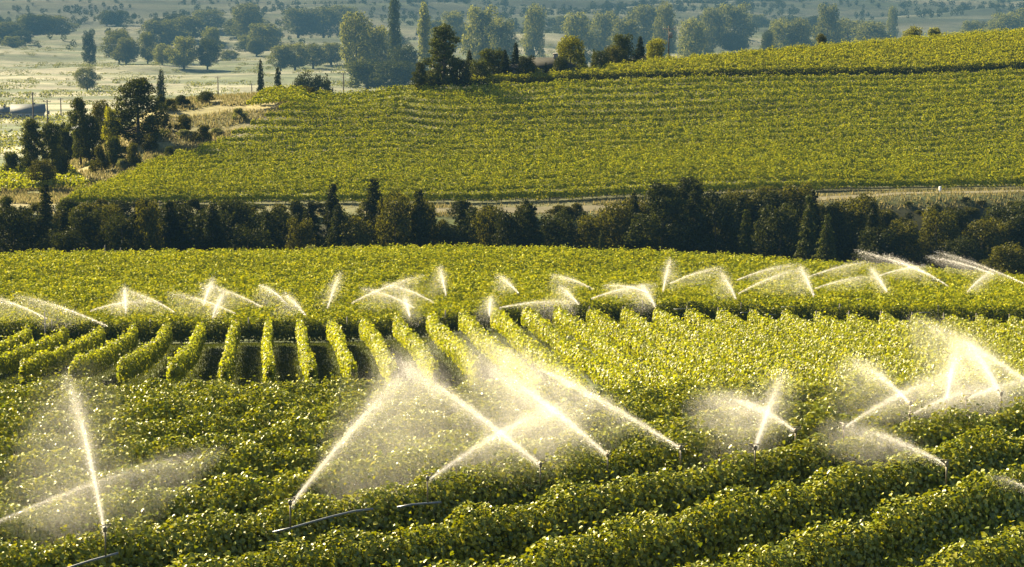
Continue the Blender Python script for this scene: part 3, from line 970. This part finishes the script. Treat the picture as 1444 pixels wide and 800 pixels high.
# trees of the hazy valley: (kind, u, Y, vtop, width)
VA = 'trees on the hazy valley floor'
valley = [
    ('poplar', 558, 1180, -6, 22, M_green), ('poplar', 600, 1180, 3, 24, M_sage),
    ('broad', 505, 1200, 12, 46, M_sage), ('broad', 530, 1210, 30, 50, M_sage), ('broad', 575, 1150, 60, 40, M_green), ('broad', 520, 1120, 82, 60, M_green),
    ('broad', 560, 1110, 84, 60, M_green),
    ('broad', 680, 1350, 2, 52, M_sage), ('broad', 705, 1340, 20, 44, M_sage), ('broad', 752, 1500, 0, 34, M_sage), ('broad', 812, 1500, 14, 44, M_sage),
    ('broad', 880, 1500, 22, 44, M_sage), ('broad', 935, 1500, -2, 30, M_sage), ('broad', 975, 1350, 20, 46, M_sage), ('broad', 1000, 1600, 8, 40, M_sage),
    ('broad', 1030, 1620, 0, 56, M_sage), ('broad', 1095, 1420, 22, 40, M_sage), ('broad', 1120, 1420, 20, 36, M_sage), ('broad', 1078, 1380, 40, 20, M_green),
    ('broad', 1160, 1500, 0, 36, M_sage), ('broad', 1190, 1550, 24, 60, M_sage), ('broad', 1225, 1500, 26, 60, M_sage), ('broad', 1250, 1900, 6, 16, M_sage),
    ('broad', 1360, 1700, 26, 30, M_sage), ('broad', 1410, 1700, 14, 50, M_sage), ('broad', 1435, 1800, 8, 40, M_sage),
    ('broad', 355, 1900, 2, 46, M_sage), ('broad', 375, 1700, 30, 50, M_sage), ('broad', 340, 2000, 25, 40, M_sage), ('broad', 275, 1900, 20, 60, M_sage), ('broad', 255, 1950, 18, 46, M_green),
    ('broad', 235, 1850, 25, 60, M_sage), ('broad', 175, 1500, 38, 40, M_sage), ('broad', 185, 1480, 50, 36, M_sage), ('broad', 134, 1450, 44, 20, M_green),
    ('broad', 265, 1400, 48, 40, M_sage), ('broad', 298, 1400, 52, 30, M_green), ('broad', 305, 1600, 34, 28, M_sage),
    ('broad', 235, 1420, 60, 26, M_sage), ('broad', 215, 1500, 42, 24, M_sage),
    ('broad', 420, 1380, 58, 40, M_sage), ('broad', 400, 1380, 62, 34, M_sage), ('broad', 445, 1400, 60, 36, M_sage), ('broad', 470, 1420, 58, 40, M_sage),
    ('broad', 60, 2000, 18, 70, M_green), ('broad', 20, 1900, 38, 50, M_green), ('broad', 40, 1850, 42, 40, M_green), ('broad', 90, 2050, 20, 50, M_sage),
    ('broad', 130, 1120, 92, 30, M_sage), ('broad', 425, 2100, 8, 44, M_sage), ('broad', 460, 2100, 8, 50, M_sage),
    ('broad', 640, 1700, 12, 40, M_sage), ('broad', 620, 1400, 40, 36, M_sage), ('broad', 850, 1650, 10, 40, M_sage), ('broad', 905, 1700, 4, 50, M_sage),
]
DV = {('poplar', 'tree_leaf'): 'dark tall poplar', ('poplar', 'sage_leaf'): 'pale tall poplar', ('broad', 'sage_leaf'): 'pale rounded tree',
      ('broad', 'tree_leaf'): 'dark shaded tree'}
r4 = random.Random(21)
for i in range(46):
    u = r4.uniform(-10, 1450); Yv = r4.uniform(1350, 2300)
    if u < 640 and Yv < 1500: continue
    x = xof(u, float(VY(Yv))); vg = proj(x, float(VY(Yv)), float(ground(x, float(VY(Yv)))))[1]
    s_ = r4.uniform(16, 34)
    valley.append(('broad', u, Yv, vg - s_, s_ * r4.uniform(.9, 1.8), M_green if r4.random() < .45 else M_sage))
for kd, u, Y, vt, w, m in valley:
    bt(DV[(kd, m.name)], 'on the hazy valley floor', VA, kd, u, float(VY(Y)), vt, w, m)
flush()

# far woods on the slopes beyond: one uncountable mass each
def woods(name, regions, mat, seed):
    r = np.random.default_rng(seed)
    Ps, Ns, Ls = [], [], []
    for (u0, u1, Y0, Y1, cnt, hgt) in regions:
        uu, yy = r.uniform(u0, u1, cnt), VY(r.uniform(Y0, Y1, cnt))
        xx = (uu - 722) / F * yy * 1.01
        zz = ground(xx, yy)
        for x, y, z in zip(xx, yy, zz):
            h = hgt * r.uniform(.6, 1.3); n = 110
            d = norm(r.normal(size=(n, 3)))
            P = np.array([x, y, z + h * .5 + ZC]) + d * np.array([h * .42, h * .42, h * .5]) * (r.uniform(.6, 1.05, n))[:, None]
            Ps.append(P); Ns.append(d + r.normal(size=(n, 3)) * .5); Ls.append(np.full(n, h * .17))
    P, N, L = np.concatenate(Ps), np.concatenate(Ns), np.concatenate(Ls)
    V = leaf_geo(P, N, L, L * .8)
    o = link(name, make_mesh(name, *V), mat)
    tag(o, 'hazy wooded slopes massed along the far side of the valley', 'woods', None, 'stuff')
    return o
woods('far_woods', [(850, 1130, 2200, 3400, 420, 12), (0, 200, 2350, 2900, 90, 9), (250, 700, 2500, 3300, 330, 9),
                    (700, 900, 2100, 2900, 160, 11), (1150, 1480, 2500, 3300, 240, 10), (640, 1150, 1750, 2300, 230, 11), (0, 640, 1750, 2300, 150, 8), (0, 640, 2300, 2600, 160, 9)], M_green, 5)
# scrub and orchard rows on the valley floor
def scrub():
    r = np.random.default_rng(9)
    Ps, Ns, Ls = [], [], []
    for (u0, u1, Y0, Y1, cnt, hgt) in [(-40, 640, 950, 1900, 900, 2.2), (600, 1480, 1150, 2100, 900, 2.6), (-40, 330, 560, 900, 260, 1.8)]:
        uu, yy = r.uniform(u0, u1, cnt), VY(r.uniform(Y0, Y1, cnt))
        xx = (uu - 722) / F * yy * 1.01
        keep = fnoise(xx * .35, yy, 120, 41) > -.12
        for x, y in zip(xx[keep], yy[keep]):
            h = hgt * r.uniform(.5, 1.6); n = 60; wv = r.uniform(1.5, 6.5)
            d = norm(r.normal(size=(n, 3)))
            Ps.append(np.array([x, y, float(ground(x, y)) + h * .45 + ZC]) + d * np.array([h * wv * .6, h * .8, h * .55]) * r.uniform(.6, 1.05, n)[:, None])
            Ns.append(d + r.normal(size=(n, 3)) * .5); Ls.append(np.full(n, h * .34))
    P, N, L = np.concatenate(Ps), np.concatenate(Ns), np.concatenate(Ls)
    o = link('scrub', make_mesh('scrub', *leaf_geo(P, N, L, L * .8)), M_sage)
    tag(o, 'low pale scrub scattered over the hazy valley fields', 'scrub', None, 'stuff')
scrub()

# grass as stuff
def grass(name, n, sampler, hgt, mat, label, seed):
    r = np.random.default_rng(seed)
    x, y = sampler(r, n)
    z = ground(x, y) + ZC
    n = len(x)
    a = r.uniform(0, 6.28, n)
    h = hgt * r.uniform(.5, 1.4, n); w = h * .35
    lean = r.normal(size=(n, 2)) * .3 * h[:, None]
    A = np.stack([x - np.cos(a) * w / 2, y - np.sin(a) * w / 2, z], 1); B = np.stack([x + np.cos(a) * w / 2, y + np.sin(a) * w / 2, z], 1)
    C = np.stack([x + lean[:, 0], y + lean[:, 1], z + h], 1)
    V = np.stack([A, B, C], 1).reshape(-1, 3)
    T = np.arange(n * 3).reshape(-1, 3)
    o = link(name, make_mesh(name, V, T), mat)
    tag(o, label, 'grass', None, 'stuff')
def s_knoll(r, n):
    y = r.uniform(306, 430, n); ul = np.interp(y, [300, 330, 345, 365, 380], [85, 190, 285, 380, 450])
    u = r.uniform(-60, 450, n); k = u < ul
    x = xof(u, y); k &= fnoise(x, y, 14, 77) > -.25
    return x[k], y[k]
grass('dry_grass', 90000, s_knoll, .5, M_dry, 'dry yellow grass covering the knoll left of the hillside vines', 1)
def s_bench(r, n):
    y = r.uniform(284, 300, n); u = r.uniform(-60, 1500, n); y = np.where((u > 1130) & (r.random(n) < .5), 500, y)
    k = (y < 400) & (np.abs(y - 296.5) > 1.2) & ((y > 293) | ((u > 1130) & (y > 289.5))) & ((np.abs(u - 592) < 50) | (np.abs(u - 870) < 34) | (u > 1140) | (r.random(n) < .15))
    return xof(u, y)[k], y[k]
grass('dry_grass', 50000, s_bench, .4, M_dry, 'dry grass along the track between gully and hillside vines', 2)
def s_b(r, n):
    y = r.uniform(118, 165, n); u = r.uniform(-60, 800, n)
    return xof(u, y), y
grass('green_grass', 120000, s_b, .14, M_grass, 'short green grass between the sunlit vine rows', 3)

# ------------------------------------------------------------------ buildings
def house(u, Y, w, d, hw, hr, wall, roof, label, rot=0.0, windows=2, hip=True):
    x = xof(u, Y); z = float(ground(x, Y))
    root = empty('house', (x, Y, z + ZC)); root.rotation_euler = (0, 0, rot)
    tag(root, label, 'house')
    g = Geo(); g.box((0, 0, hw / 2 - .3), (w, d, hw + .6))
    wl = link('wall', g.mesh('wall'), wall, root)
    e = .55
    rg = Geo()
    X, D_ = w / 2 + e, d / 2 + e
    ri = X - (D_ if hip else 0) * .9
    V = [(-X, -D_, hw), (X, -D_, hw), (X, D_, hw), (-X, D_, hw), (-ri, 0, hw + hr), (ri, 0, hw + hr)]
    V2 = [(a, b, c - .18) for a, b, c in V[:4]]
    rg.add(V + V2, [[0, 4, 3], [1, 2, 5]], [[0, 1, 5, 4], [2, 3, 4, 5], [6, 9, 8, 7], [0, 6, 7, 1], [1, 7, 8, 2], [2, 8, 9, 3], [3, 9, 6, 0]])
    rf = link('roof', rg.mesh('roof'), roof, root)
    cg = Geo(); cg.box((w * .2, 0, hw + hr * .9), (.8, .8, 1.4)); cg.box((w * .2, 0, hw + hr * .9 + .75), (1.0, 1.0, .14))
    link('chimney', cg.mesh('chimney'), M_wood, rf)
    for i in range(windows):
        px = -w / 2 + w * (i + 1) / (windows + 1)
        wg = Geo(); wg.box((px, -d / 2 - .03, hw * .55), (1.5, .1, 1.2))
        f = link('window', wg.mesh('window'), M_white, root)
        pg = Geo(); pg.box((px, -d / 2 - .085, hw * .55), (1.25, .03, .95))
        link('pane', pg.mesh('pane'), M_glass, f)
    return root
house(765, 392, 11, 7, 2.2, 1.6, M_wall, M_roof, 'low house with a dark hipped roof among the crest trees')
house(46, 870, 12, 8, 2.8, 2.9, M_wall, M_roof_blue, 'hazy farmhouse with a blue grey roof on the valley floor', .15, 3, False)
house(8, 880, 7, 6, 2.6, 1.6, M_wall, M_roof_blue, 'small pale shed beside the hazy farmhouse', .1, 1, False)

# ------------------------------------------------------------------ poles, posts
def pole(u, Y, vtop, label, arms=1, r=.16, box=False):
    x = xof(u, Y); z = float(ground(x, Y)); h = Y * kv(vtop) - z
    root = empty('utility_pole', (x, Y, z + ZC)); tag(root, label, 'utility pole', 'utility poles')
    g = Geo(); g.add(*tube([(0, 0, -.5), (0, 0, h * .5), (0, 0, h)], [r, r * .85, r * .65], 8)); link('shaft', g.mesh('shaft'), M_bark, root)
    for k in range(arms):
        g = Geo(); g.box((0, -r, h - .5 - k * 1.1), (2.2, .14, .16)); a = link('crossarm', g.mesh('crossarm'), M_wood, root)
        for s in (-.95, .95):
            g = Geo(); g.add(*tube([(s, -r, h - .42 - k * 1.1), (s, -r, h - .3 - k * 1.1), (s, -r, h - .18 - k * 1.1)], [.05, .08, .04], 6))
            link('insulator', g.mesh('insulator'), M_glass, a)
    if box:
        g = Geo(); g.add(*tube([(.35, -.1, h * .72), (.35, -.1, h * .72 + 1.0)], .3, 10)); link('transformer', g.mesh('transformer'), M_wood, root)
pole(940, 404, 37, 'utility pole with a crossarm on the crest right of the grove', 1, .14, True)
pole(53, 640, 130, 'tallest utility pole above the hazy farmhouse, left of its shorter neighbour', 1, .27)
pole(73, 640, 141, 'shorter utility pole with a transformer right of the tallest one', 1, .27, True)
pole(3, 600, 155, 'utility pole at the left edge of the picture', 1, .27)
pole(92, 880, 138, 'thin distant pole right of the shorter utility pole', 1, .27)
pole(312, 850, 108, 'hazy pole with a crossarm behind the knoll crest', 1, .27)
pole(359, 820, 118, 'small hazy pole left of the narrow conifer', 1, .25)
pole(487, 850, 103, 'pale hazy pole above the vineyard shoulder', 2, .28)
pole(796, 900, 66, 'thin hazy pole beside the yellow green crest tree', 1, .27)

def post(u, Y, h, label, mat=M_wood, r=.07, name='fence_post'):
    x = xof(u, Y); z = float(ground(x, Y))
    g = Geo(); g.add(*tube([(0, 0, -.4), (0, 0, h * .5), (0, 0, h - .04), (0, 0, h)], [r, r, r * .95, r * .6], 8))
    o = link(name, g.mesh(name), mat, None, (x, Y, z + ZC)); tag(o, label, 'post', 'posts at the field edge'); return o
for i, (u, h) in enumerate([(105, 2.6), (118, 2.5), (148, 3.0), (170, 2.7), (195, 2.3), (262, 2.2)]):
    post(u, 252.5, h, f'{ordinal(i + 1)} thin post from the left at the gully edge of the sprinkled field')
post(1323, 297.5, .8, 'white post beside the dry track under the hillside vines', M_white, .16, 'marker_post')
post(828, 286, 4.2, 'pale slanted stake in the bushes below the hillside vines', M_sage if False else M_wood, .09, 'stake')
post(60, 161.5, 2.6, 'tall pale post standing in front of the shaded hedge', M_wood, .05, 'trellis_post')

# ------------------------------------------------------------------ irrigation pipes and sprinklers
def pipe(pts, r, label):
    g = Geo(); g.add(*tube(pts, r, 8))
    c = np.array(pts).mean(0)
    me = g.mesh('irrigation_pipe')
    o = link('irrigation_pipe', me, M_pipe); tag(o, label, 'pipe', 'aluminium irrigation pipes')
def sprinkler(base, h, label, aim):
    root = empty('sprinkler', base); tag(root, label, 'sprinkler', 'sprinklers on the near slope')
    root.rotation_euler = (0, 0, aim)
    g = Geo(); g.add(*tube([(0, 0, 0), (0, 0, h * .5), (0, 0, h)], .018, 8)); link('riser', g.mesh('riser'), M_brass, root)
    g = Geo()
    g.add(*tube([(0, 0, h), (0, 0, h + .03), (0, 0, h + .09), (0, 0, h + .12)], [.03, .042, .042, .02], 10)); link('head', g.mesh('head'), M_brass, root)
    g = Geo(); g.add(*tube([(0, 0, h + .06), (.06, 0, h + .09), (.13, 0, h + .13)], [.022, .018, .011], 8)); link('nozzle', g.mesh('nozzle'), M_brass, root)
    g = Geo(); g.add(*tube([(-.10, 0, h + .14), (0, 0, h + .15), (.12, .015, h + .15)], [.012, .01, .012], 6)); g.box((.13, .015, h + .14), (.02, .03, .05))
    link('swing_arm', g.mesh('swing_arm'), M_brass, root)

def wp(u, v, Y):
    p = at(u, v, Y); p[2] += ZC; return p
bases = [(148, 748, 'grey sprinkler on its pipe in the lower left corner, throwing a tall jet'),
         (409, 710, 'sprinkler at the foot of the big left slanting jet, above the grey pipe'),
         (603, 676, 'sprinkler rising beside the bushy row end below the crossing jets')]
for u, v, lab in bases:
    Y = canopy_Y(u, v, 2.42)
    p = wp(u, v, Y); sprinkler(Vector(p) - Vector((0, 0, .58)), .54, lab, .6)
    bu = {148: [(60, 800), (100, 786), (128, 777), (150, 771), (168, 766)], 409: [(384, 727), (409, 721), (437, 713), (470, 704), (500, 697), (526, 694)],
          603: [(560, 690), (580, 686), (603, 684), (622, 683)]}[u]
    Ys = [Y + (q[0] - u) * .0042 for q in bu]
    pts = [wp(q[0], q[1], yy_) for q, yy_ in zip(bu, Ys)]
    off = (np.array(p) - np.array([0, 0, .56])) - np.array(pts[[q[0] for q in bu].index(u)] if u in [q[0] for q in bu] else pts[3])
    pts = [np.array(q) + off for q in pts]
    pipe(pts, .026, {148: 'grey metal pipe under the lower left sprinkler', 409: 'long grey pipe under the big left jet',
                     603: 'short grey pipe end beside the middle sprinkler'}[u])
for i, (u0, u1, v) in enumerate([(950, 974, 436), (1018, 1024, 438), (1044, 1056, 441), (1102, 1120, 433), (1078, 1094, 444), (1208, 1220, 422), (1296, 1312, 441)]):
    Y = canopy_Y((u0 + u1) / 2, v, 2.0, 150, 200)
    pipe([wp(u0, v + .3, Y), wp((u0 + u1) / 2, v - .3, Y), wp(u1, v - .5, Y)], .022, f'{ordinal(i + 1)} pale pipe glint from the left among the darker vines right of centre')

# ------------------------------------------------------------------ water jets: clouds of small drops along ballistic arcs
def drops(P, r, D, stretch):
    n = len(P)
    tet = np.array([[1, 0, -.7], [-1, 0, -.7], [0, 1, .7], [0, -1, .7]]) * .75
    D = norm(D); A = norm(np.cross(D, norm(rng.normal(size=(n, 3))))); B = np.cross(D, A)
    r = r[:, None]; st = np.broadcast_to(np.asarray(stretch, float), (n,))[:, None]
    V = np.stack([P + r * (A * t[0] + B * t[1] + D * t[2] * st) for t in tet], 1).reshape(-1, 3)
    i = np.arange(n)[:, None] * 4
    T = np.concatenate([i + np.array([f]) for f in ([0, 2, 1], [0, 3, 2], [0, 1, 3], [1, 2, 3])], 1).reshape(-1, 3)
    return V, T

def jet(p0, p1, sag, n, w0, w1, label, group, mist=0, fall=1.0, drift=-.4, fade=.6, rad=.5, mist_from=.35, mspread=.35):
    """p0 nozzle (u,v,Y), p1 far end of the stream (u,v,Y); sag lifts the middle (m)"""
    P0, P2 = wp(*p0), wp(*p1)
    Pc = (P0 + P2) / 2 + np.array([0, 0, sag])
    Ym = (p0[2] + p1[2]) / 2
    px = Ym / F
    def curve(t):
        t = t[:, None]
        return P0 * (1 - t) ** 2 + 2 * Pc * t * (1 - t) + P2 * t ** 2, 2 * (Pc - P0) * (1 - t) + 2 * (P2 - Pc) * t
    n = int(n * 1.1); mist = int(mist * .8)
    t = 1.22 * rng.beta(1, 1 + fade, n)
    C, D = curve(t)
    sg = (w0 * .6 + (w1 * .8 - w0 * .6) * t ** 1.2) * np.where(rng.random(n) < .45, .5, 1.3)
    off = rng.normal(size=(n, 3)) * sg[:, None]
    off[:, 2] -= rng.exponential(1.0, n) * sg * .9
    P = C + off
    r = px * rad * .36 * rng.uniform(.4, 1.3, n)
    V, T = drops(P, r, D, rng.uniform(1.5, 4, n))

    def plume(name, tmax, r_a, r_b, mat, parent, lift=0.0, power=1.0):
        """a closed ragged tube of spray round the stream, swelling from r_a to r_b and dying out at tmax"""
        m_, k_ = 44, 14
        q = np.linspace(0, 1, m_); tt = q * tmax
        c, d = curve(tt)
        d = norm(d); sd = norm(np.cross([0, 0, 1.0], d)); up = np.cross(d, sd)
        rr = (r_a + (r_b - r_a) * q ** power) * np.sqrt(np.clip((1 - q) / .35, 0, 1)) * np.clip(q / .02, .3, 1)
        rr = np.maximum(rr, .004)
        ph = rng.uniform(0, 6.28, 8)
        ang = np.linspace(0, 2 * math.pi, k_, endpoint=False)
        QQ, AA = np.meshgrid(q, ang, indexing='ij')
        wob = 1 + .22 * np.sin(QQ * 41 + ph[0] + AA) + .16 * np.sin(QQ * 73 + ph[1] - 2 * AA) + .12 * np.sin(AA * 3 + ph[2] + QQ * 17)
        R_ = rr[:, None] * wob
        Vp = (c[:, None, :] + sd[:, None, :] * (np.cos(AA) * R_)[..., None] + up[:, None, :] * (np.sin(AA) * R_)[..., None]
              + np.array([0, 0, 1.0]) * (lift * rr)[:, None, None]).reshape(-1, 3)
        Qd = [[i_ * k_ + e, i_ * k_ + (e + 1) % k_, (i_ + 1) * k_ + (e + 1) % k_, (i_ + 1) * k_ + e] for i_ in range(m_ - 1) for e in range(k_)]
        Vp = np.concatenate([Vp, c[:1], (c[-1:] + np.array([[0, 0, lift * rr[-1]]]))])
        Td = [[m_ * k_, (e + 1) % k_, e] for e in range(k_)] + [[m_ * k_ + 1, (m_ - 1) * k_ + e, (m_ - 1) * k_ + (e + 1) % k_] for e in range(k_)]
        me = make_mesh(name, Vp - P0, np.array(Td), np.array(Qd))
        o_ = link(name, me, mat, parent)
        return o_
    o = plume('water_jet', .72, w0 * .8, w1 * .45, M_core, None)
    o.location = Vector(P0)
    tag(o, label, 'water jet', group)
    plume('plume', 1.02, w0 * 1.2, w1 * 1.7, M_plume, o, -.3)
    plume('halo', 1.2, w0 * 2.0, w1 * 3.8, M_halo, o, -.6)
    dr = link('droplets', make_mesh('droplets', V - P0, T), M_water, o)
    dr['kind'] = 'stuff'
    if mist:
        t = mist_from + (1.1 - mist_from) * rng.random(mist)
        C, D = curve(t)
        d = fall * rng.random(mist) ** 1.3
        P = C + rng.normal(size=(mist, 3)) * (mspread + .5 * d[:, None] * .4)
        P[:, 2] = C[:, 2] - d + rng.normal(size=mist) * .12
        P[:, 0] += drift * d * rng.uniform(.2, 1.2, mist)
        r = px * rad * .25 * rng.uniform(.35, 1.3, mist)
        Vm, Tm = drops(P, r, np.tile([0, 0, -1.0], (mist, 1)) + rng.normal(size=(mist, 3)) * .2, rng.uniform(1.5, 5, mist))
        md = link('mist_droplets', make_mesh('mist_droplets', Vm - P0, Tm), M_water, o)
        md['kind'] = 'stuff'
        # the veil: two nested closed curtains of fine mist hanging under the arc
        for sc_, dn in ((1.0, M_veil), (.62, M_veil)):
            m_, k_ = 36, 20
            q = np.linspace(0, 1, m_); tt = mist_from * .6 + q * (1.16 - mist_from * .6)
            c, d = curve(tt)
            g_ = np.sqrt(np.clip(q / .45, 0, 1)) * np.sqrt(np.clip((1 - q) / .3, 0, 1))
            hv = np.maximum(fall * .68 * g_ * sc_, .01); hl = np.maximum((mspread * 2.0 + .35) * g_ * sc_, .01)
            cen = c.copy(); cen[:, 2] -= fall * .45 * g_
            dxy = d.copy(); dxy[:, 2] = 0; dxy = norm(dxy); sd = np.stack([-dxy[:, 1], dxy[:, 0], 0 * q], 1)
            ang = np.linspace(0, 2 * math.pi, k_, endpoint=False); ph = rng.uniform(0, 6.28, 4)
            QQ, AA = np.meshgrid(q, ang, indexing='ij')
            wob = 1 + .14 * np.sin(QQ * 23 + ph[0] + AA) + .12 * np.sin(AA * 2 + ph[1] + QQ * 9) + .10 * np.sin(QQ * 47 + ph[2] - AA * 3)
            sz = np.sin(AA) * hv[:, None] * wob
            Vp = cen[:, None, :] + sd[:, None, :] * (np.cos(AA) * hl[:, None] * wob)[..., None]
            Vp[..., 2] += sz
            Vp[..., 0] += drift * (fall * .45 * g_[:, None] - sz) * .7
            Vp = np.concatenate([Vp.reshape(-1, 3), cen[:1], cen[-1:]])
            Qd = [[i_ * k_ + e, i_ * k_ + (e + 1) % k_, (i_ + 1) * k_ + (e + 1) % k_, (i_ + 1) * k_ + e] for i_ in range(m_ - 1) for e in range(k_)]
            Td = [[m_ * k_, (e + 1) % k_, e] for e in range(k_)] + [[m_ * k_ + 1, (m_ - 1) * k_ + e, (m_ - 1) * k_ + (e + 1) % k_] for e in range(k_)]
            link('mist', make_mesh('mist', Vp - P0, np.array(Td), np.array(Qd)), dn, o)
    return o

NJ = 'water jets over the near slope'
def near(u, v, h=2.25): return (u, v, canopy_Y(u, v, h))
def nj(b, e, dY, sag, n, w0, w1, label, **kw):
    p0 = near(*b)
    if -5 < b[0] < 1449 and b[0] not in (148, 410, 604):
        sprinkler(Vector(wp(*p0)) - Vector((0, 0, .45)), .40, 'sprinkler at the foot of the ' + ' '.join(label.split(',')[0].split(' with ')[0].split()[:10]), b[0] % 6)
    jet(p0, (e[0], e[1], p0[2] + dY), sag, n, w0, w1, label, NJ, **kw)
nj((148, 752), (100, 545), 4, .55, 16000, .035, .14, 'tall bright jet shooting up in the lower left corner', mist=22000, fall=2.6, drift=-.55, mspread=.45)
nj((-40, 752), (270, 640), 2, .25, 4500, .03, .13, 'faint broad jet sweeping in from the left edge', mist=11000, fall=1.2, drift=-.5)
nj((410, 712), (585, 510), 5, .22, 19000, .035, .20, 'big jet slanting up right from the grey pipe, left leg of the arch', mist=19000, fall=3.0, drift=.1, mspread=.4)
nj((762, 656), (560, 508), 6, .22, 17000, .05, .20, 'right leg of the arch, jet slanting up left to meet the big one', mist=16000, fall=2.6, drift=-.2, mspread=.4)
nj((604, 677), (800, 566), 4, .32, 10000, .03, .22, 'low jet thrown right from the sprinkler beside the bushy row end', mist=9000, fall=1.3, drift=.2)
nj((857, 642), (690, 515), 6, .20, 13000, .05, .24, 'jet slanting up left, between the arch and the rightmost of the crossing jets', mist=15000, fall=2.2, drift=-.1, mspread=.4)
nj((960, 632), (690, 488), 7, .25, 11000, .04, .30, 'long rightmost crossing jet thrown up left over the row ends', mist=9000, fall=2.0, drift=-.1, mspread=.4)
nj((1065, 632), (1101, 532), 3, .12, 14000, .04, .17, 'upright bright jet with a crossing spray right of centre', mist=9000, fall=1.8, drift=-.9)
nj((1122, 608), (1000, 560), 3, .42, 6000, .03, .30, 'short jet crossing behind the upright bright one, thrown left', mist=9000, fall=1.0, drift=-.4)
nj((1284, 569), (1205, 508), 3, .2, 7000, .03, .22, 'jet thrown up left in front of the bright row ends at right', mist=6000, fall=1.8, drift=-.3)
nj((1190, 603), (1345, 528), 3, .30, 6500, .03, .24, 'long low jet thrown right across the right hand rows', mist=3500, fall=1.0)
nj((1283, 586), (1400, 545), 2, .25, 4500, .02, .20, 'thin low jet just below the upright one near the right edge', mist=3000, fall=.8)
nj((1334, 566), (1349, 492), 3, .10, 11000, .04, .17, 'upright jet standing left of the brightest right hand jet', mist=3500, fall=1.4, drift=-.4)
nj((1412, 556), (1366, 482), 3, .12, 17000, .05, .22, 'brightest jet at right, thrown steeply up left', mist=9000, fall=1.6, drift=.5)
nj((1475, 556), (1310, 458), 5, .20, 9000, .04, .24, 'long faint jet sloping down from above to the right edge', mist=8000, fall=1.6, drift=-.2)
nj((1362, 562), (1470, 535), 2, .2, 6500, .02, .2, 'low misty jet running off the right edge', mist=6000, fall=.8)
nj((1335, 655), (1185, 598), 3, .2, 7000, .03, .20, 'dim jet low across the vine tops at right', mist=2500, fall=.7)
nj((1475, 706), (1405, 672), 2, .15, 2200, .02, .06, 'short dim jet at the right edge above the lower rows')

FJ = 'water jets over the middle field'
farjets = [  # base, end, brightness
    (66, 449, -20, 416, 1.0), (152, 460, 40, 420, .9), (128, 438, 200, 424, .7), (178, 440, 176, 408, 1.6), (246, 440, 186, 412, .7), (287, 430, 299, 396, 1.3),
    (300, 448, 314, 414, 1.4), (372, 434, 295, 403, .7), (332, 442, 250, 414, .6), (431, 444, 404, 416, .9), (404, 428, 372, 404, 1.0),
    (462, 434, 477, 390, 1.1), (496, 427, 582, 392, 1.1), (612, 427, 552, 402, .7), (584, 434, 520, 408, .8), (629, 416, 621, 380, 1.1),
    (578, 446, 571, 420, 1.5), (690, 445, 692, 419, 1.1), (731, 413, 706, 390, .7), (704, 434, 800, 425, 1.0), (816, 429, 792, 405, .8),
    (836, 408, 786, 389, .7), (834, 421, 912, 402, .9), (924, 432, 907, 404, 1.3), (935, 410, 944, 370, 1.3), (944, 400, 1010, 378, .6),
    (1038, 421, 1019, 386, 1.0), (1039, 395, 1110, 374, .7), (1041, 414, 1120, 380, .8), (1148, 417, 1131, 380, 1.5), (1139, 391, 1210, 371, .6),
    (1149, 407, 1222, 390, .6), (1251, 411, 1231, 381, 1.4), (1239, 389, 1300, 375, .6), (1338, 404, 1262, 364, .8), (1312, 388, 1225, 357, .8),
    (1364, 412, 1396, 384, .9), (1402, 387, 1322, 364, .7), (1444, 400, 1340, 360, .8), (912, 412, 860, 402, .6),
]
fl = []
for (u0, v0, u1, v1, br) in farjets:
    Y = canopy_Y(u0, v0, 1.9, 150, 250)
    steep = abs(u1 - u0) < 30
    o = jet((u0, v0, Y), (u1, v1, Y + 2.5), .12 if steep else .30, int(2300 * br), .05, .22 if steep else .17, None, FJ,
            mist=int(1900 * br), fall=1.5, drift=random.choice([-.8, -.5, .6]), rad=.5, fade=.3, mspread=.3)
    fl.append((u0, steep, u1 > u0, o))
fl.sort(key=lambda a: a[0])
cnt = {}
for u0, st, rt, o in fl:
    key = 'steep white jet' if st else ('low arching jet thrown rightward' if rt else 'low arching jet thrown leftward')
    cnt[key] = cnt.get(key, 0) + 1
    o['label'] = f'{ordinal(cnt[key])} {key} from the left, over the middle field'

# ------------------------------------------------------------------ haze: the air of the valley
def haze():
    g = Geo(); z0, z1 = float(TZ.min()) + ZC - 1, ZC + 8
    g.box((0, 3250, (z0 + z1) / 2), (9800, 6600, z1 - z0))
    o = link('haze', g.mesh('haze'))
    m, nt, out = new_mat('haze')
    pv = nt.nodes.new('ShaderNodeVolumePrincipled')
    pv.inputs['Color'].default_value = (.052, .115, .18, 1)
    pv.inputs['Density'].default_value = HAZE_DENSITY
    pv.inputs['Anisotropy'].default_value = -0.4
    nt.links.new(pv.outputs[0], out.inputs['Volume'])
    o.data.materials.append(m)
    tag(o, kind='stuff')
haze()
